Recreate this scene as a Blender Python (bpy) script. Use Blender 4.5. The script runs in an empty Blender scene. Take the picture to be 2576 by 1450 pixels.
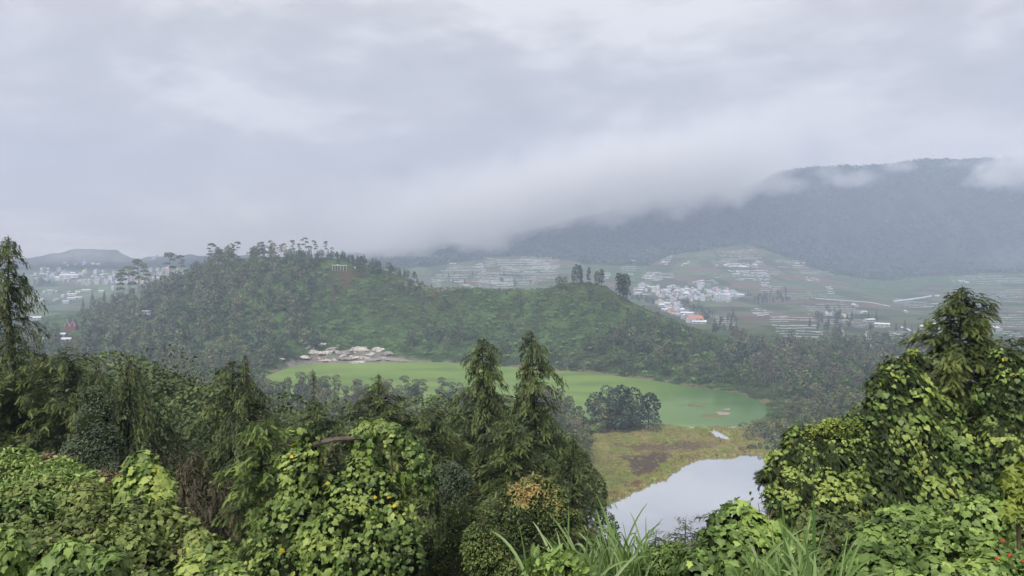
import bpy, math, random
import numpy as np
from math import sin, cos, pi, radians
# ------------------------------------------------------------------ camera
SC = bpy.context.scene
F = 1874.0; CX = 1288.0; CY = 725.0            # focal length and centre of a 2576 x 1450 frame
PITCH = radians(2.6); CAMZ = 90.0
cam_d = bpy.data.cameras.new('camera'); cam = bpy.data.objects.new('camera', cam_d)
SC.collection.objects.link(cam); SC.camera = cam
cam.location = (0, 0, CAMZ); cam.rotation_euler = (pi/2 - PITCH, 0, 0)
cam_d.sensor_width = 36; cam_d.lens = 36*F/2576; cam_d.clip_start = .1; cam_d.clip_end = 20000
# ------------------------------------------------------------------ render / exposure
SC.view_settings.view_transform = 'Standard'; SC.view_settings.look = 'None'; SC.view_settings.gamma = 1
SC.view_settings.exposure = 1.75
CY_ = SC.cycles
CY_.max_bounces = 6; CY_.diffuse_bounces = 3; CY_.glossy_bounces = 3; CY_.transmission_bounces = 2
CY_.transparent_max_bounces = 8; CY_.volume_bounces = 2; CY_.use_denoising = True
CY_.volume_step_rate = 1.0; CY_.volume_max_steps = 128
# ------------------------------------------------------------------ world: overcast sky
SUN_EL, SUN_AZ = radians(52), radians(-150)      # azimuth from +Y towards +X
W = bpy.data.worlds.new('World'); SC.world = W; W.use_nodes = True
def build_world():
    nt = W.node_tree; N = nt.nodes; L = nt.links; N.clear()
    out = N.new('ShaderNodeOutputWorld'); bg = N.new('ShaderNodeBackground'); L.new(bg.outputs[0], out.inputs[0])
    tc = N.new('ShaderNodeTexCoord')
    sky = N.new('ShaderNodeTexSky'); sky.sky_type = 'NISHITA'; sky.sun_disc = False
    sky.sun_elevation = SUN_EL; sky.sun_rotation = SUN_AZ; sky.altitude = 2000; sky.dust_density = 4
    skys = N.new('ShaderNodeVectorMath'); skys.operation = 'SCALE'; skys.inputs['Scale'].default_value = 0.04
    L.new(sky.outputs[0], skys.inputs[0])
    sep = N.new('ShaderNodeSeparateXYZ'); L.new(tc.outputs['Generated'], sep.inputs[0])
    mp = N.new('ShaderNodeMapping'); mp.inputs['Rotation'].default_value = (0, radians(24), 0); mp.inputs['Scale'].default_value = (1.5, 1.5, 4.2)
    mp.inputs['Location'].default_value = (3.3, 1.9, .4); L.new(tc.outputs['Generated'], mp.inputs[0])
    def noise(scale, det, rough, dist):
        n = N.new('ShaderNodeTexNoise'); n.inputs['Scale'].default_value = scale; n.inputs['Detail'].default_value = det
        n.inputs['Roughness'].default_value = rough; n.inputs['Distortion'].default_value = dist
        L.new(mp.outputs[0], n.inputs['Vector']); return n
    n1 = noise(2.1, 9, .60, .25); n2 = noise(.55, 2, .5, .3)
    mx = N.new('ShaderNodeMath'); mx.operation = 'ADD'; L.new(n1.outputs[0], mx.inputs[0])
    m2 = N.new('ShaderNodeMath'); m2.operation = 'MULTIPLY'; m2.inputs[1].default_value = .8; L.new(n2.outputs[0], m2.inputs[0])
    L.new(m2.outputs[0], mx.inputs[1])
    rp = N.new('ShaderNodeValToRGB'); L.new(mx.outputs[0], rp.inputs[0])
    e = rp.color_ramp.elements
    e[0].position = .66; e[0].color = (0.136, 0.135, 0.141, 1); e[1].position = 1.10; e[1].color = (0.260, 0.257, 0.261, 1)
    c = e.new(.88); c.color = (0.188, 0.186, 0.193, 1)
    # a paler band low in the sky
    mr = N.new('ShaderNodeMapRange'); L.new(sep.outputs[2], mr.inputs[0]); mr.inputs[1].default_value = 0; mr.inputs[2].default_value = .30
    mr.inputs[3].default_value = .97; mr.inputs[4].default_value = 1.06
    vs = N.new('ShaderNodeVectorMath'); vs.operation = 'SCALE'; L.new(rp.outputs[0], vs.inputs[0]); L.new(mr.outputs[0], vs.inputs['Scale'])
    mix = N.new('ShaderNodeMix'); mix.data_type = 'RGBA'; mix.inputs[0].default_value = .96
    wm = N.new('ShaderNodeMix'); wm.data_type = 'RGBA'; wm.blend_type = 'MIX'; wm.inputs[6].default_value = (1.27, 1.13, .95, 1); wm.inputs[7].default_value = (1, 1, 1, 1)
    hz = N.new('ShaderNodeMapRange'); L.new(sep.outputs[2], hz.inputs[0]); hz.inputs[1].default_value = .02; hz.inputs[2].default_value = .22; L.new(hz.outputs[0], wm.inputs[0])
    wv = N.new('ShaderNodeVectorMath'); wv.operation = 'MULTIPLY'; L.new(vs.outputs[0], wv.inputs[0]); L.new(wm.outputs[2], wv.inputs[1])
    L.new(skys.outputs[0], mix.inputs[6]); L.new(wv.outputs[0], mix.inputs[7]); L.new(mix.outputs[2], bg.inputs[0])
    bg.inputs[1].default_value = 1.0
build_world()
W.cycles.sampling_method = 'MANUAL'; W.cycles.sample_map_resolution = 256
sd = bpy.data.lights.new('sun', 'SUN'); sun = bpy.data.objects.new('sun', sd); SC.collection.objects.link(sun)
sd.energy = 1.5; sd.angle = radians(28); sd.color = (1, .965, .90)
_v = (sin(SUN_AZ)*cos(SUN_EL), cos(SUN_AZ)*cos(SUN_EL), sin(SUN_EL))
from mathutils import Vector, Matrix
sun.rotation_euler = Vector(_v).to_track_quat('Z', 'Y').to_euler(); sun.location = (0, 0, 900)
# ------------------------------------------------------------------ maths helpers
SP, CP = sin(PITCH), cos(PITCH)
def P(px, py, Y):
    """world point seen at px,py of the 2576x1450 frame, at distance Y along the view"""
    px = np.asarray(px, float); py = np.asarray(py, float); Y = np.asarray(Y, float)
    dx = (px-CX)/F; dy = (CY-py)/F; k = CP + dy*SP
    px, py, Y = np.broadcast_arrays(dx/k*Y, (dy*CP-SP)/k*Y, Y)
    return np.stack([px, Y, CAMZ + py], -1)
def zpy(py, Y): return CAMZ + Y*(((CY-py)/F)*CP-SP)/(CP+((CY-py)/F)*SP)
def proj(x, y, z):
    zz = z-CAMZ; d = y*CP - zz*SP; u = y*SP + zz*CP
    return CX + F*x/d, CY - F*u/d
def at0(px, py):
    """point of the water plane z=0 seen at px,py"""
    dy = (CY-py)/F; Y = CAMZ*(CP+dy*SP)/(SP-dy*CP); return P(px, py, Y)
def RNG(s): return np.random.default_rng(s)
def _h(ix, iy, s):
    h = (ix.astype(np.int64)*374761393 + iy.astype(np.int64)*668265263 + s*1274126177) & 0xffffffff
    h = ((h ^ (h >> 13))*1103515245) & 0xffffffff; h ^= h >> 16
    return (h & 0xffff)/65535.0
def vn(x, y, s=0):
    x = np.asarray(x, float); y = np.asarray(y, float)
    ix = np.floor(x); iy = np.floor(y); fx = x-ix; fy = y-iy; fx = fx*fx*(3-2*fx); fy = fy*fy*(3-2*fy)
    a = _h(ix, iy, s); b = _h(ix+1, iy, s); c = _h(ix, iy+1, s); d = _h(ix+1, iy+1, s)
    return (a*(1-fx)+b*fx)*(1-fy) + (c*(1-fx)+d*fx)*fy
def fbm(x, y, s=0, o=4, r=.5):
    t = 0; a = 1; n = 0
    for i in range(o): t = t + a*vn(x*2**i, y*2**i, s+i*17); n += a; a *= r
    return t/n
def norm(v): return v/np.maximum(np.linalg.norm(v, axis=-1, keepdims=True), 1e-9)
def smooth(a, b, x): t = np.clip((x-a)/(b-a), 0, 1); return t*t*(3-2*t)
def inpoly(x, y, poly):
    poly = np.asarray(poly); r = np.zeros(np.shape(x), bool); n = len(poly)
    for i in range(n):
        x0, y0 = poly[i][:2]; x1, y1 = poly[(i+1) % n][:2]
        if y0 == y1: continue
        c = ((y0 > y) != (y1 > y)) & (x < (x1-x0)*(y-y0)/(y1-y0)+x0); r ^= c
    return r
def sdpoly(x, y, poly):
    poly = np.asarray(poly); d = np.full(np.shape(x), 1e9); n = len(poly)
    for i in range(n):
        ax, ay = poly[i][:2]; bx, by = poly[(i+1) % n][:2]; ex, ey = bx-ax, by-ay
        t = np.clip(((x-ax)*ex+(y-ay)*ey)/(ex*ex+ey*ey+1e-9), 0, 1); d = np.minimum(d, (x-ax-t*ex)**2+(y-ay-t*ey)**2)
    d = np.sqrt(d); return np.where(inpoly(x, y, poly), -d, d)
# ------------------------------------------------------------------ object helpers
COL = SC.collection
def tag(o, label=None, cat=None, group=None, kind=None):
    if label: o['label'] = label
    if cat: o['category'] = cat
    if group: o['group'] = group
    if kind: o['kind'] = kind
    return o
def make_mesh(name, V, Fs, mats, tint=None, midx=None, col=None, smoothf=False):
    """V (n,3); Fs: list of face arrays (m,k); mats list; tint per vertex; midx per face array"""
    me = bpy.data.meshes.new(name); Fs = [np.asarray(f) for f in Fs if len(f)]
    V = np.asarray(V, np.float32)
    loops = np.concatenate([f.ravel() for f in Fs]).astype(np.int32)
    tot = np.concatenate([np.full(len(f), f.shape[1]) for f in Fs]).astype(np.int32)
    start = np.concatenate([[0], np.cumsum(tot)[:-1]]).astype(np.int32)
    me.vertices.add(len(V)); me.vertices.foreach_set('co', V.ravel())
    me.loops.add(len(loops)); me.loops.foreach_set('vertex_index', loops)
    me.polygons.add(len(tot)); me.polygons.foreach_set('loop_start', start); me.polygons.foreach_set('loop_total', tot)
    for m in (mats if isinstance(mats, (list, tuple)) else [mats]): me.materials.append(m)
    if midx is not None:
        me.polygons.foreach_set('material_index', np.concatenate([np.full(len(f), i) for f, i in zip(Fs, midx)]).astype(np.int32))
    if smoothf: me.polygons.foreach_set('use_smooth', np.ones(len(tot), bool))
    else: me.polygons.foreach_set('use_smooth', np.zeros(len(tot), bool))
    me.update(calc_edges=True)
    if tint is not None:
        a = me.attributes.new('tint', 'FLOAT', 'POINT'); a.data.foreach_set('value', np.asarray(tint, np.float32))
    if col is not None:
        a = me.attributes.new('albedo', 'FLOAT_COLOR', 'POINT'); a.data.foreach_set('color', np.asarray(col, np.float32).ravel())
    return me
def link(name, me, parent=None, loc=None):
    o = bpy.data.objects.new(name, me); COL.objects.link(o)
    if loc is not None: o.location = loc
    if parent: o.parent = parent
    return o
class Bag:
    """collects geometry pieces (verts, faces, material slot, tint) into one mesh"""
    def __init__(s): s.V = []; s.F = []; s.M = []; s.T = []; s.n = 0
    def add(s, V, Fc, m=0, t=.5):
        V = np.asarray(V, float).reshape(-1, 3); s.V.append(V); s.F.append(np.asarray(Fc)+s.n); s.M.append(m)
        s.T.append(np.broadcast_to(np.asarray(t, float), (len(V),)) if np.ndim(t) < 2 else t); s.n += len(V); return s
    def mesh(s, name, mats, **k):
        return make_mesh(name, np.concatenate(s.V), s.F, mats, tint=np.concatenate(s.T), midx=s.M, **k)
    def box(s, c, d, m=0, t=.5, rz=0, top=None):
        x, y, z = np.array(d)/2.; v = np.array([[-x,-y,-z],[x,-y,-z],[x,y,-z],[-x,y,-z],[-x,-y,z],[x,-y,z],[x,y,z],[-x,y,z]])
        if top is not None: v[4:, :2] *= top
        R = np.array([[cos(rz), -sin(rz), 0], [sin(rz), cos(rz), 0], [0, 0, 1]]); v = v@R.T + np.array(c)
        return s.add(v, [[0,3,2,1],[4,5,6,7],[0,1,5,4],[1,2,6,5],[2,3,7,6],[3,0,4,7]], m, t)
    def tube(s, pts, rad, n=6, m=0, t=.5):
        pts = np.asarray(pts, float); k = len(pts); rad = np.broadcast_to(rad, (k,))
        d = norm(np.gradient(pts, axis=0)); up = np.where(np.abs(d[:, 2:3]) > .9, [[1., 0, 0]], [[0, 0, 1.]])
        a = norm(np.cross(d, up)); b = np.cross(d, a); th = np.arange(n)*2*pi/n
        V = pts[:, None]+rad[:, None, None]*(np.cos(th)[None, :, None]*a[:, None]+np.sin(th)[None, :, None]*b[:, None])
        i = np.arange(k-1)[:, None]*n; j = np.arange(n)[None]; j2 = (j+1) % n
        Fc = np.stack([i+j, i+j2, i+n+j2, i+n+j], -1).reshape(-1, 4); return s.add(V.reshape(-1, 3), Fc, m, t)
def frames(nrm, tip):
    """rows: local x,y(tip),z(normal) -> matrices mapping local to world"""
    tip = norm(tip); x = norm(np.cross(tip, nrm)); z = np.cross(x, tip); return np.stack([x, tip, z], -1)
def inst(T, Fc, pos, R, s):
    s = np.asarray(s, float); s = np.broadcast_to(s.reshape(len(s), 1, -1), (len(s), 1, s.reshape(len(s), -1).shape[1])) if s.ndim else s
    V = np.einsum('nij,nvj->nvi', R, T[None]*s) + pos[:, None]
    n = len(T); Fo = (Fc[None]+(np.arange(len(pos))*n)[:, None, None]).reshape(-1, Fc.shape[1])
    return V.reshape(-1, 3), Fo
def rand_dir(r, n): return norm(r.normal(size=(n, 3)))
# ------------------------------------------------------------------ materials
def new_mat(name):
    m = bpy.data.materials.new(name); m.use_nodes = True; nt = m.node_tree; nt.nodes.clear()
    o = nt.nodes.new('ShaderNodeOutputMaterial'); return m, nt, nt.nodes, nt.links, o
def foliage(name, cols, trans=.25, rough=.55, spec=.3, objvar=.0):
    """cols: list of (pos,(r,g,b)) along the per-leaf tint"""
    m, nt, N, L, o = new_mat(name)
    at = N.new('ShaderNodeAttribute'); at.attribute_name = 'tint'
    fac = at.outputs['Fac']
    if objvar:
        oi = N.new('ShaderNodeObjectInfo'); ma = N.new('ShaderNodeMath'); ma.operation = 'MULTIPLY_ADD'
        ma.inputs[1].default_value = objvar; L.new(oi.outputs['Random'], ma.inputs[0]); L.new(fac, ma.inputs[2])
        mb = N.new('ShaderNodeMath'); mb.operation = 'SUBTRACT'; mb.inputs[1].default_value = objvar/2; L.new(ma.outputs[0], mb.inputs[0]); fac = mb.outputs[0]
    rp = N.new('ShaderNodeValToRGB'); L.new(fac, rp.inputs[0]); e = rp.color_ramp.elements
    e[0].position = cols[0][0]; e[0].color = (*cols[0][1], 1); e[1].position = cols[-1][0]; e[1].color = (*cols[-1][1], 1)
    for p, c in cols[1:-1]: q = e.new(p); q.color = (*c, 1)
    b = N.new('ShaderNodeBsdfPrincipled'); L.new(rp.outputs[0], b.inputs['Base Color']); b.inputs['Roughness'].default_value = rough
    b.inputs['Specular IOR Level'].default_value = spec
    if trans:
        t = N.new('ShaderNodeBsdfTranslucent'); hs = N.new('ShaderNodeHueSaturation'); hs.inputs['Saturation'].default_value = 1.15; hs.inputs['Value'].default_value = 1.2
        L.new(rp.outputs[0], hs.inputs['Color']); L.new(hs.outputs[0], t.inputs[0])
        x = N.new('ShaderNodeMixShader'); x.inputs[0].default_value = trans; L.new(b.outputs[0], x.inputs[1]); L.new(t.outputs[0], x.inputs[2]); L.new(x.outputs[0], o.inputs[0])
    else: L.new(b.outputs[0], o.inputs[0])
    return m
def plain(name, c, rough=.8, spec=.2, nscale=None, c2=None, bump=0, metal=0):
    m, nt, N, L, o = new_mat(name); b = N.new('ShaderNodeBsdfPrincipled'); L.new(b.outputs[0], o.inputs[0])
    b.inputs['Base Color'].default_value = (*c, 1); b.inputs['Roughness'].default_value = rough; b.inputs['Specular IOR Level'].default_value = spec
    b.inputs['Metallic'].default_value = metal
    if nscale:
        tc = N.new('ShaderNodeTexCoord'); n = N.new('ShaderNodeTexNoise'); n.inputs['Scale'].default_value = nscale; n.inputs['Detail'].default_value = 6; n.inputs['Roughness'].default_value = .65
        L.new(tc.outputs['Object'], n.inputs['Vector'])
        rp = N.new('ShaderNodeValToRGB'); rp.color_ramp.elements[0].position = .35; rp.color_ramp.elements[1].position = .65
        rp.color_ramp.elements[0].color = (*c, 1); rp.color_ramp.elements[1].color = (*(c2 or c), 1)
        L.new(n.outputs[0], rp.inputs[0]); L.new(rp.outputs[0], b.inputs['Base Color'])
        if bump:
            bm = N.new('ShaderNodeBump'); bm.inputs['Strength'].default_value = bump; L.new(n.outputs[0], bm.inputs['Height']); L.new(bm.outputs[0], b.inputs['Normal'])
    return m
# ================================================================== THE GROUND
def pts0(l): return np.array([at0(a, b)[:2] for a, b in l])
LAKE = pts0([(640,966),(665,948),(700,934),(740,922),(780,916),(900,913),(1000,912),(1100,912),(1180,915),(1250,921),(1330,926),(1400,933),(1480,938),(1560,947),(1640,957),(1700,967),(1760,974),
  (1820,985),(1870,993),(1905,1006),(1930,1020),(1935,1038),(1910,1056),(1880,1070),(1850,1078),(1800,1077),(1740,1076),(1690,1070),(1640,1068),(1560,1072),(1480,1058),(1380,1046),(1250,1040),
  (1100,1032),(960,1024),(840,1016),(740,1008),(680,998),(645,982)])
POND = pts0([(1440,1300),(1470,1278),(1520,1268),(1560,1258),(1590,1246),(1612,1232),(1640,1222),(1660,1212),(1690,1194),(1715,1184),(1735,1166),(1762,1156),(1800,1151),(1840,1150),(1880,1143),(1905,1143),(1930,1152),
  (1965,1160),(2000,1172),(2060,1190),(2120,1215),(2170,1250),(2180,1320),(2120,1420),(2000,1520),(1800,1560),(1640,1520),(1560,1440),(1480,1380),(1440,1340)])
CHAN = pts0([(1783,1083),(1800,1080),(1822,1092),(1842,1106),(1830,1110),(1805,1103)])
POOL = pts0([(1938,1107),(1960,1105),(1966,1109),(1944,1111)])
# crest of the ridge behind the lake: px -> (ground py, distance)
_cp = np.array([[-700,800,1000],[0,806,950],[100,802,950],[200,788,950],[300,772,930],[350,755,900],[400,738,880],[460,700,870],[530,668,855],[600,652,845],[700,642,830],[830,648,815],[900,660,810],[960,678,800],[1000,698,795],
  [1060,716,780],[1110,729,765],[1200,732,750],[1300,733,740],[1380,724,730],[1430,712,722],[1480,710,718],[1520,722,712],[1560,745,706],[1600,768,700],[1700,810,690],[1800,850,690],[1900,880,700],[2050,893,720],[2200,897,740],[2400,899,760],[3200,900,780]], float)
_fs = np.array([[-700,500],[300,560],[600,570],[700,573],[760,610],[900,624],[1100,622],[1250,606],[1400,581],[1560,552],[1700,518],[1820,489],[1900,462],[2000,470],[2200,500],[3200,520]], float)
# land beyond: px -> list of (distance, py)
_far = {
 -700:[(1500,770),(1750,742),(2050,690),(2600,640),(3300,640),(4200,700)],
 60:[(1500,772),(1720,742),(1950,695),(2200,670),(2600,640),(3300,690),(4200,700)],
 200:[(1500,772),(1720,742),(1950,695),(2200,668),(2600,618),(3300,690),(4200,700)],
 310:[(1500,772),(1720,742),(1950,692),(2200,668),(2600,629),(3300,690),(4200,700)],
 345:[(1500,772),(1720,740),(1950,692),(2200,668),(2600,641),(3300,690),(4200,700)],
 400:[(1500,772),(1720,738),(1950,690),(2200,665),(2600,632),(3300,690),(4200,700)],
 600:[(1500,772),(1720,738),(1950,690),(2200,665),(2600,640),(3300,690),(4200,700)],
 880:[(1500,765),(1720,735),(1950,690),(2300,660),(2800,634),(3300,660),(4200,700)],
 940:[(1500,760),(1720,730),(1950,690),(2300,660),(2800,642),(3300,660),(4200,700)],
 1000:[(1500,755),(1720,725),(1950,690),(2300,660),(2900,628),(3400,640),(4200,700)],
 1150:[(1500,742),(1720,715),(2000,680),(2300,650),(2800,612),(3400,660),(4200,700)],
 1300:[(1500,742),(1720,715),(2000,680),(2300,648),(2800,594),(3400,650),(4200,700)],
 1450:[(1500,742),(1720,715),(2000,680),(2300,640),(2800,552),(3400,610),(4200,700)],
 1600:[(1500,755),(1720,722),(2000,684),(2300,650),(2850,516),(3400,570),(4200,700)],
 1700:[(1500,762),(1720,728),(2000,682),(2250,640),(2500,618),(2870,494),(3400,560),(4200,700)],
 1880:[(1500,762),(1720,728),(2000,676),(2280,614),(2460,604),(2950,468),(3400,540),(4200,700)],
 1950:[(1500,762),(1720,730),(2000,684),(2280,636),(2460,618),(3000,436),(3400,500),(4200,700)],
 2080:[(1500,762),(1720,735),(2000,700),(2200,680),(2460,640),(3000,417),(3400,500),(4200,700)],
 2150:[(1500,764),(1720,738),(1950,715),(2200,690),(2460,640),(3000,420),(3400,500),(4200,700)],
 2220:[(1500,768),(1720,748),(1950,730),(2200,695),(2460,645),(3000,418),(3400,500),(4200,700)],
 2300:[(1500,764),(1720,742),(1950,715),(2200,690),(2460,640),(3020,405),(3400,500),(4200,700)],
 2500:[(1500,760),(1720,728),(1950,700),(2200,680),(2460,640),(3050,395),(3400,480),(4200,700)],
 3200:[(1500,760),(1720,728),(1950,700),(2200,680),(2460,640),(3050,385),(3400,480),(4200,700)]}
_YN = np.concatenate([np.arange(150, 1500, 10), np.arange(1500, 4300, 20)]).astype(float)
_CN = np.arange(-700, 3201, 20).astype(float)
def _table():
    fk = sorted(_far); cols = []
    FZ = np.array([np.interp(_YN, [q[0] for q in _far[k]], [zpy(q[1], q[0]) for q in _far[k]]) for k in fk])
    for c in _CN:
        cpy = np.interp(c, _cp[:, 0], _cp[:, 1]); cY = np.interp(c, _cp[:, 0], _cp[:, 2]); cz = zpy(cpy, cY)
        sY = np.interp(c, _fs[:, 0], _fs[:, 1]); fz = np.array([np.interp(c, fk, FZ[:, j]) for j in range(len(_YN))])
        t = np.clip((_YN-sY)/(cY-sY), 0, 1); z = 1.5 + (cz-1.5)*(t**1.08)
        b = smooth(cY+4, cY+210, _YN); v = np.interp(_YN, [cY, 1150, 1500], [min(cz, 0), -10, fz[np.searchsorted(_YN, 1500)]])
        z = np.where(_YN > cY, cz*(1-b)+v*b, z); z = np.where(_YN > 1500, fz, z); cols.append(z)
    return np.array(cols)
_T = _table()
def _smooth_T():
    global _T
    k = np.array([1, 2, 1.])/4
    for _ in range(2): _T[1:-1] = _T[:-2]*k[0]+_T[1:-1]*k[1]+_T[2:]*k[2]
_smooth_T()
_FGY = np.array([-80,-20,0,3,8,15,25,40,60,100,140,172,195,260.]); _FGZ = np.array([93,89,88.2,87.4,84.0,80.5,75,66.5,55.5,33,13,2.8,1.3,1.2])
def height(x, y):
    x = np.asarray(x, float); y = np.asarray(y, float)
    ye = np.maximum(y, 150); px = CX+F*x/ye*.997
    ci = np.clip((px-_CN[0])/20, 0, len(_CN)-1.001); i = ci.astype(int); fi = ci-i
    yj = np.interp(ye, _YN, np.arange(len(_YN))); j = np.minimum(yj.astype(int), len(_YN)-2); fj = yj-j
    z = (_T[i, j]*(1-fi)+_T[i+1, j]*fi)*(1-fj)+(_T[i, j+1]*(1-fi)+_T[i+1, j+1]*fi)*fj
    z = np.where(px < _CN[0], np.minimum(z, 200), z)
    fg = np.interp(y, _FGY, _FGZ) + (fbm(x/14, y/14, 5)-.5)*5*smooth(4, 30, y)*(1-smooth(140, 190, y))
    b = smooth(190, 250, y); z = fg*(1-b)+z*b
    hl = smooth(560, 720, y)*(1-smooth(0, 40, np.abs(np.minimum(0, z-4))))
    z = z + hl*(fbm(x/45, y/45, 9)-.5)*9*smooth(2, 14, z)
    gl = smooth(2150, 2700, y)
    gl = gl*(1-.8*smooth(2650, 2820, y)); z = z + gl*((fbm(x/210, y/420, 31, 5)-.5)*70 + (np.abs(fbm(x/120+y/900, y/700, 33, 3)-.5)*-60))
    # waters
    m = (y > 150) & (y < 720) & (np.abs(x) < 420)
    if np.any(m):
        xm, ym = x[m], y[m]; nz = (fbm(xm/9, ym/9, 71, 3)-.5)*5 + (fbm(xm/2.2, ym/2.2, 72, 2)-.5)*1.8
        s = np.minimum(sdpoly(xm, ym, LAKE), sdpoly(xm, ym, POND)) + nz
        s = np.minimum(s, np.minimum(sdpoly(xm, ym, CHAN), sdpoly(xm, ym, POOL))+nz*.25)
        w = smooth(0, 60, s); zm = z[m]; sh = np.clip(s*.16, -2.5, .55)
        z = z.copy(); z[m] = np.where(s < 0, sh, sh + (np.maximum(zm-.55, 0))*smooth(0, 22, s))
    return z
G0 = 25.0
def ground():
    un = np.arange(-1.15, 1.1501, .00175); u = un
    y = np.concatenate([np.arange(-70, 60, 1.6), np.geomspace(60, 215, 60), np.geomspace(217, 420, 190), np.geomspace(422, 900, 200), np.geomspace(905, 1500, 45), np.geomspace(1506, 3150, 190), np.linspace(3200, 3700, 5)])
    U, Y = np.meshgrid(u, y); X = U*(np.maximum(Y, -20)*1.0+G0+60*smooth(60, 0, Y))
    Z = height(X, Y)
    nz = fbm(X/7, Y/7, 41, 4); nz2 = fbm(X/60, Y/60, 42, 4); px, py = proj(X, np.maximum(Y, 60), Z)
    C = np.zeros(X.shape+(3,)); 
    def mixc(w, c):
        nonlocal C
        C = C*(1-w[..., None]) + np.array(c)*w[..., None]
    C[:] = (.050, .084, .028); mixc(smooth(.4, .62, nz)*.8, (.110, .180, .055))
    mixc(smooth(.55, .7, nz2)*.5*(Y < 1000), (.05, .045, .022))
    # marsh between the waters
    mz = smooth(205, 225, Y+8*(nz-.5))*(1-smooth(392, 404, Y))*smooth(1370, 1440, px+60*(nz-.5))*(1-smooth(2150, 2300, px))
    g = fbm(X/6, Y/11, 51, 4); mixc(mz*1., (.34, .30, .12)); mixc(mz*smooth(.42, .6, g)*.8, (.22, .25, .075)); mixc(mz*smooth(.58, .72, fbm(X/3, Y/5, 52))*.6, (.34, .27, .14))
    def blob(poly, c, w=1., soft=6):
        s = sdpoly(px+(fbm(X/4, Y/4, 61, 3)-.5)*34, py+(fbm(X/4, Y/4, 62, 3)-.5)*20, poly); mixc((1-smooth(-soft, soft, s))*w, c)
    br = (.125, .092, .066)
    blob([(1560,1150),(1640,1140),(1690,1143),(1672,1170),(1655,1195),(1625,1205),(1588,1195),(1590,1170)], br, .95)
    blob([(1550,1120),(1640,1112),(1760,1108),(1800,1122),(1740,1136),(1600,1136)], (.165,.12,.08), .85)
    blob([(1580,1230),(1640,1190),(1660,1185),(1640,1215),(1600,1240)], (.14,.11,.07), .6)
    blob([(1480,1175),(1560,1150),(1590,1180),(1585,1215),(1520,1240),(1480,1230)], (.20,.235,.065), .8)
    # pale shores
    sl = sdpoly(X, Y, LAKE); edge = (np.abs(sl-1.5) < 4) & (Y > 440); mixc(edge*smooth(.4, .55, nz)*.8, (.26, .20, .13))
    # bare soil
    def soil(poly, c, w=.8): blob(poly, c, w, 5)
    soil([(858,680),(876,680),(880,720),(866,740),(858,715)], (.12,.07,.045)); soil([(820,735),(850,730),(850,760),(826,760)], (.13,.07,.04), .5)
    soil([(1085,728),(1112,728),(1112,750),(1090,752)], (.22,.09,.05)); soil([(880,688),(910,684),(915,700),(890,704)], (.14,.075,.045), .6)
    soil([(700,918),(770,898),(800,882),(835,892),(880,884),(960,880),(985,895),(1060,908),(1060,918),(700,930)], (.30,.26,.23), .75)
    soil([(1000,704),(1050,712),(1140,728),(1110,732),(1010,716)], (.28,.24,.19), .9)
    soil([(1440,806),(1560,790),(1600,800),(1500,830)], (.05,.10,.03), .4)
    # farmed valley and slopes beyond
    border = np.interp(px, [0,900,1100,1250,1420,1520,1600,1640,1700,1880,1960,2080,2150,2210,2240,2330,2576], [690,690,668,645,650,690,712,662,640,614,640,690,718,744,752,720,702])
    fld = (Y > 940)*smooth(-5, 4, py-border + (nz2-.5)*16); fld = fld*(Y > 940)
    cell = fbm(X/70, Y/45, 81, 2); cell2 = vn(X/55+3*nz2, Y/38, 82); stp = .5+.5*np.sin(Z*1.9+cell*9)
    mixc(fld, (.070, .105, .045)); mixc(fld*smooth(.5, .6, cell2)*.75, (.12, .15, .062)); mixc(fld*smooth(.62, .7, vn(X/60, Y/50, 83))*.8, (.155, .095, .070))
    mixc(fld*stp*smooth(.35, .5, cell)*.35, (.22, .24, .17)); mixc(fld*smooth(.60, .68, vn(X/32, Y/90, 84))*.55, (.030, .052, .024))
    mixc(fld*(px < 700)*smooth(.45, .6, vn(X/80, Y/40, 86))*.7, (.16, .21, .09))
    mt = (Y > 2100)*(1-fld); mixc(mt*1., (.005, .011, .008)); mixc(mt*smooth(.44, .58, fbm(X/26, Y/46, 91, 6, .65))*.9, (.040, .060, .032))
    ny, nx = X.shape; V = np.stack([X, Y, Z], -1).reshape(-1, 3)
    i = np.arange((ny-1)*(nx-1)); r = i//(nx-1); c = i % (nx-1); a = r*nx+c
    Fq = np.stack([a, a+1, a+nx+1, a+nx], -1)
    m, nt, N, L, o = new_mat('ground'); b = N.new('ShaderNodeBsdfPrincipled'); L.new(b.outputs[0], o.inputs[0]); b.inputs['Roughness'].default_value = .95; b.inputs['Specular IOR Level'].default_value = .1
    at = N.new('ShaderNodeAttribute'); at.attribute_name = 'albedo'; tc = N.new('ShaderNodeTexCoord')
    n = N.new('ShaderNodeTexNoise'); n.inputs['Scale'].default_value = .9; n.inputs['Detail'].default_value = 8; n.inputs['Roughness'].default_value = .7; L.new(tc.outputs['Object'], n.inputs['Vector'])
    mr = N.new('ShaderNodeMapRange'); mr.inputs[1].default_value = .3; mr.inputs[2].default_value = .7; mr.inputs[3].default_value = .55; mr.inputs[4].default_value = 1.5; L.new(n.outputs[0], mr.inputs[0])
    vs = N.new('ShaderNodeVectorMath'); vs.operation = 'SCALE'; L.new(at.outputs['Color'], vs.inputs[0]); L.new(mr.outputs[0], vs.inputs['Scale']); L.new(vs.outputs[0], b.inputs['Base Color'])
    n2 = N.new('ShaderNodeTexNoise'); n2.inputs['Scale'].default_value = .06; n2.inputs['Detail'].default_value = 9; n2.inputs['Roughness'].default_value = .75; L.new(tc.outputs['Object'], n2.inputs['Vector'])
    bm = N.new('ShaderNodeBump'); bm.inputs['Strength'].default_value = 1; bm.inputs['Distance'].default_value = 9; L.new(n2.outputs[0], bm.inputs['Height']); L.new(bm.outputs[0], b.inputs['Normal'])
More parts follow.
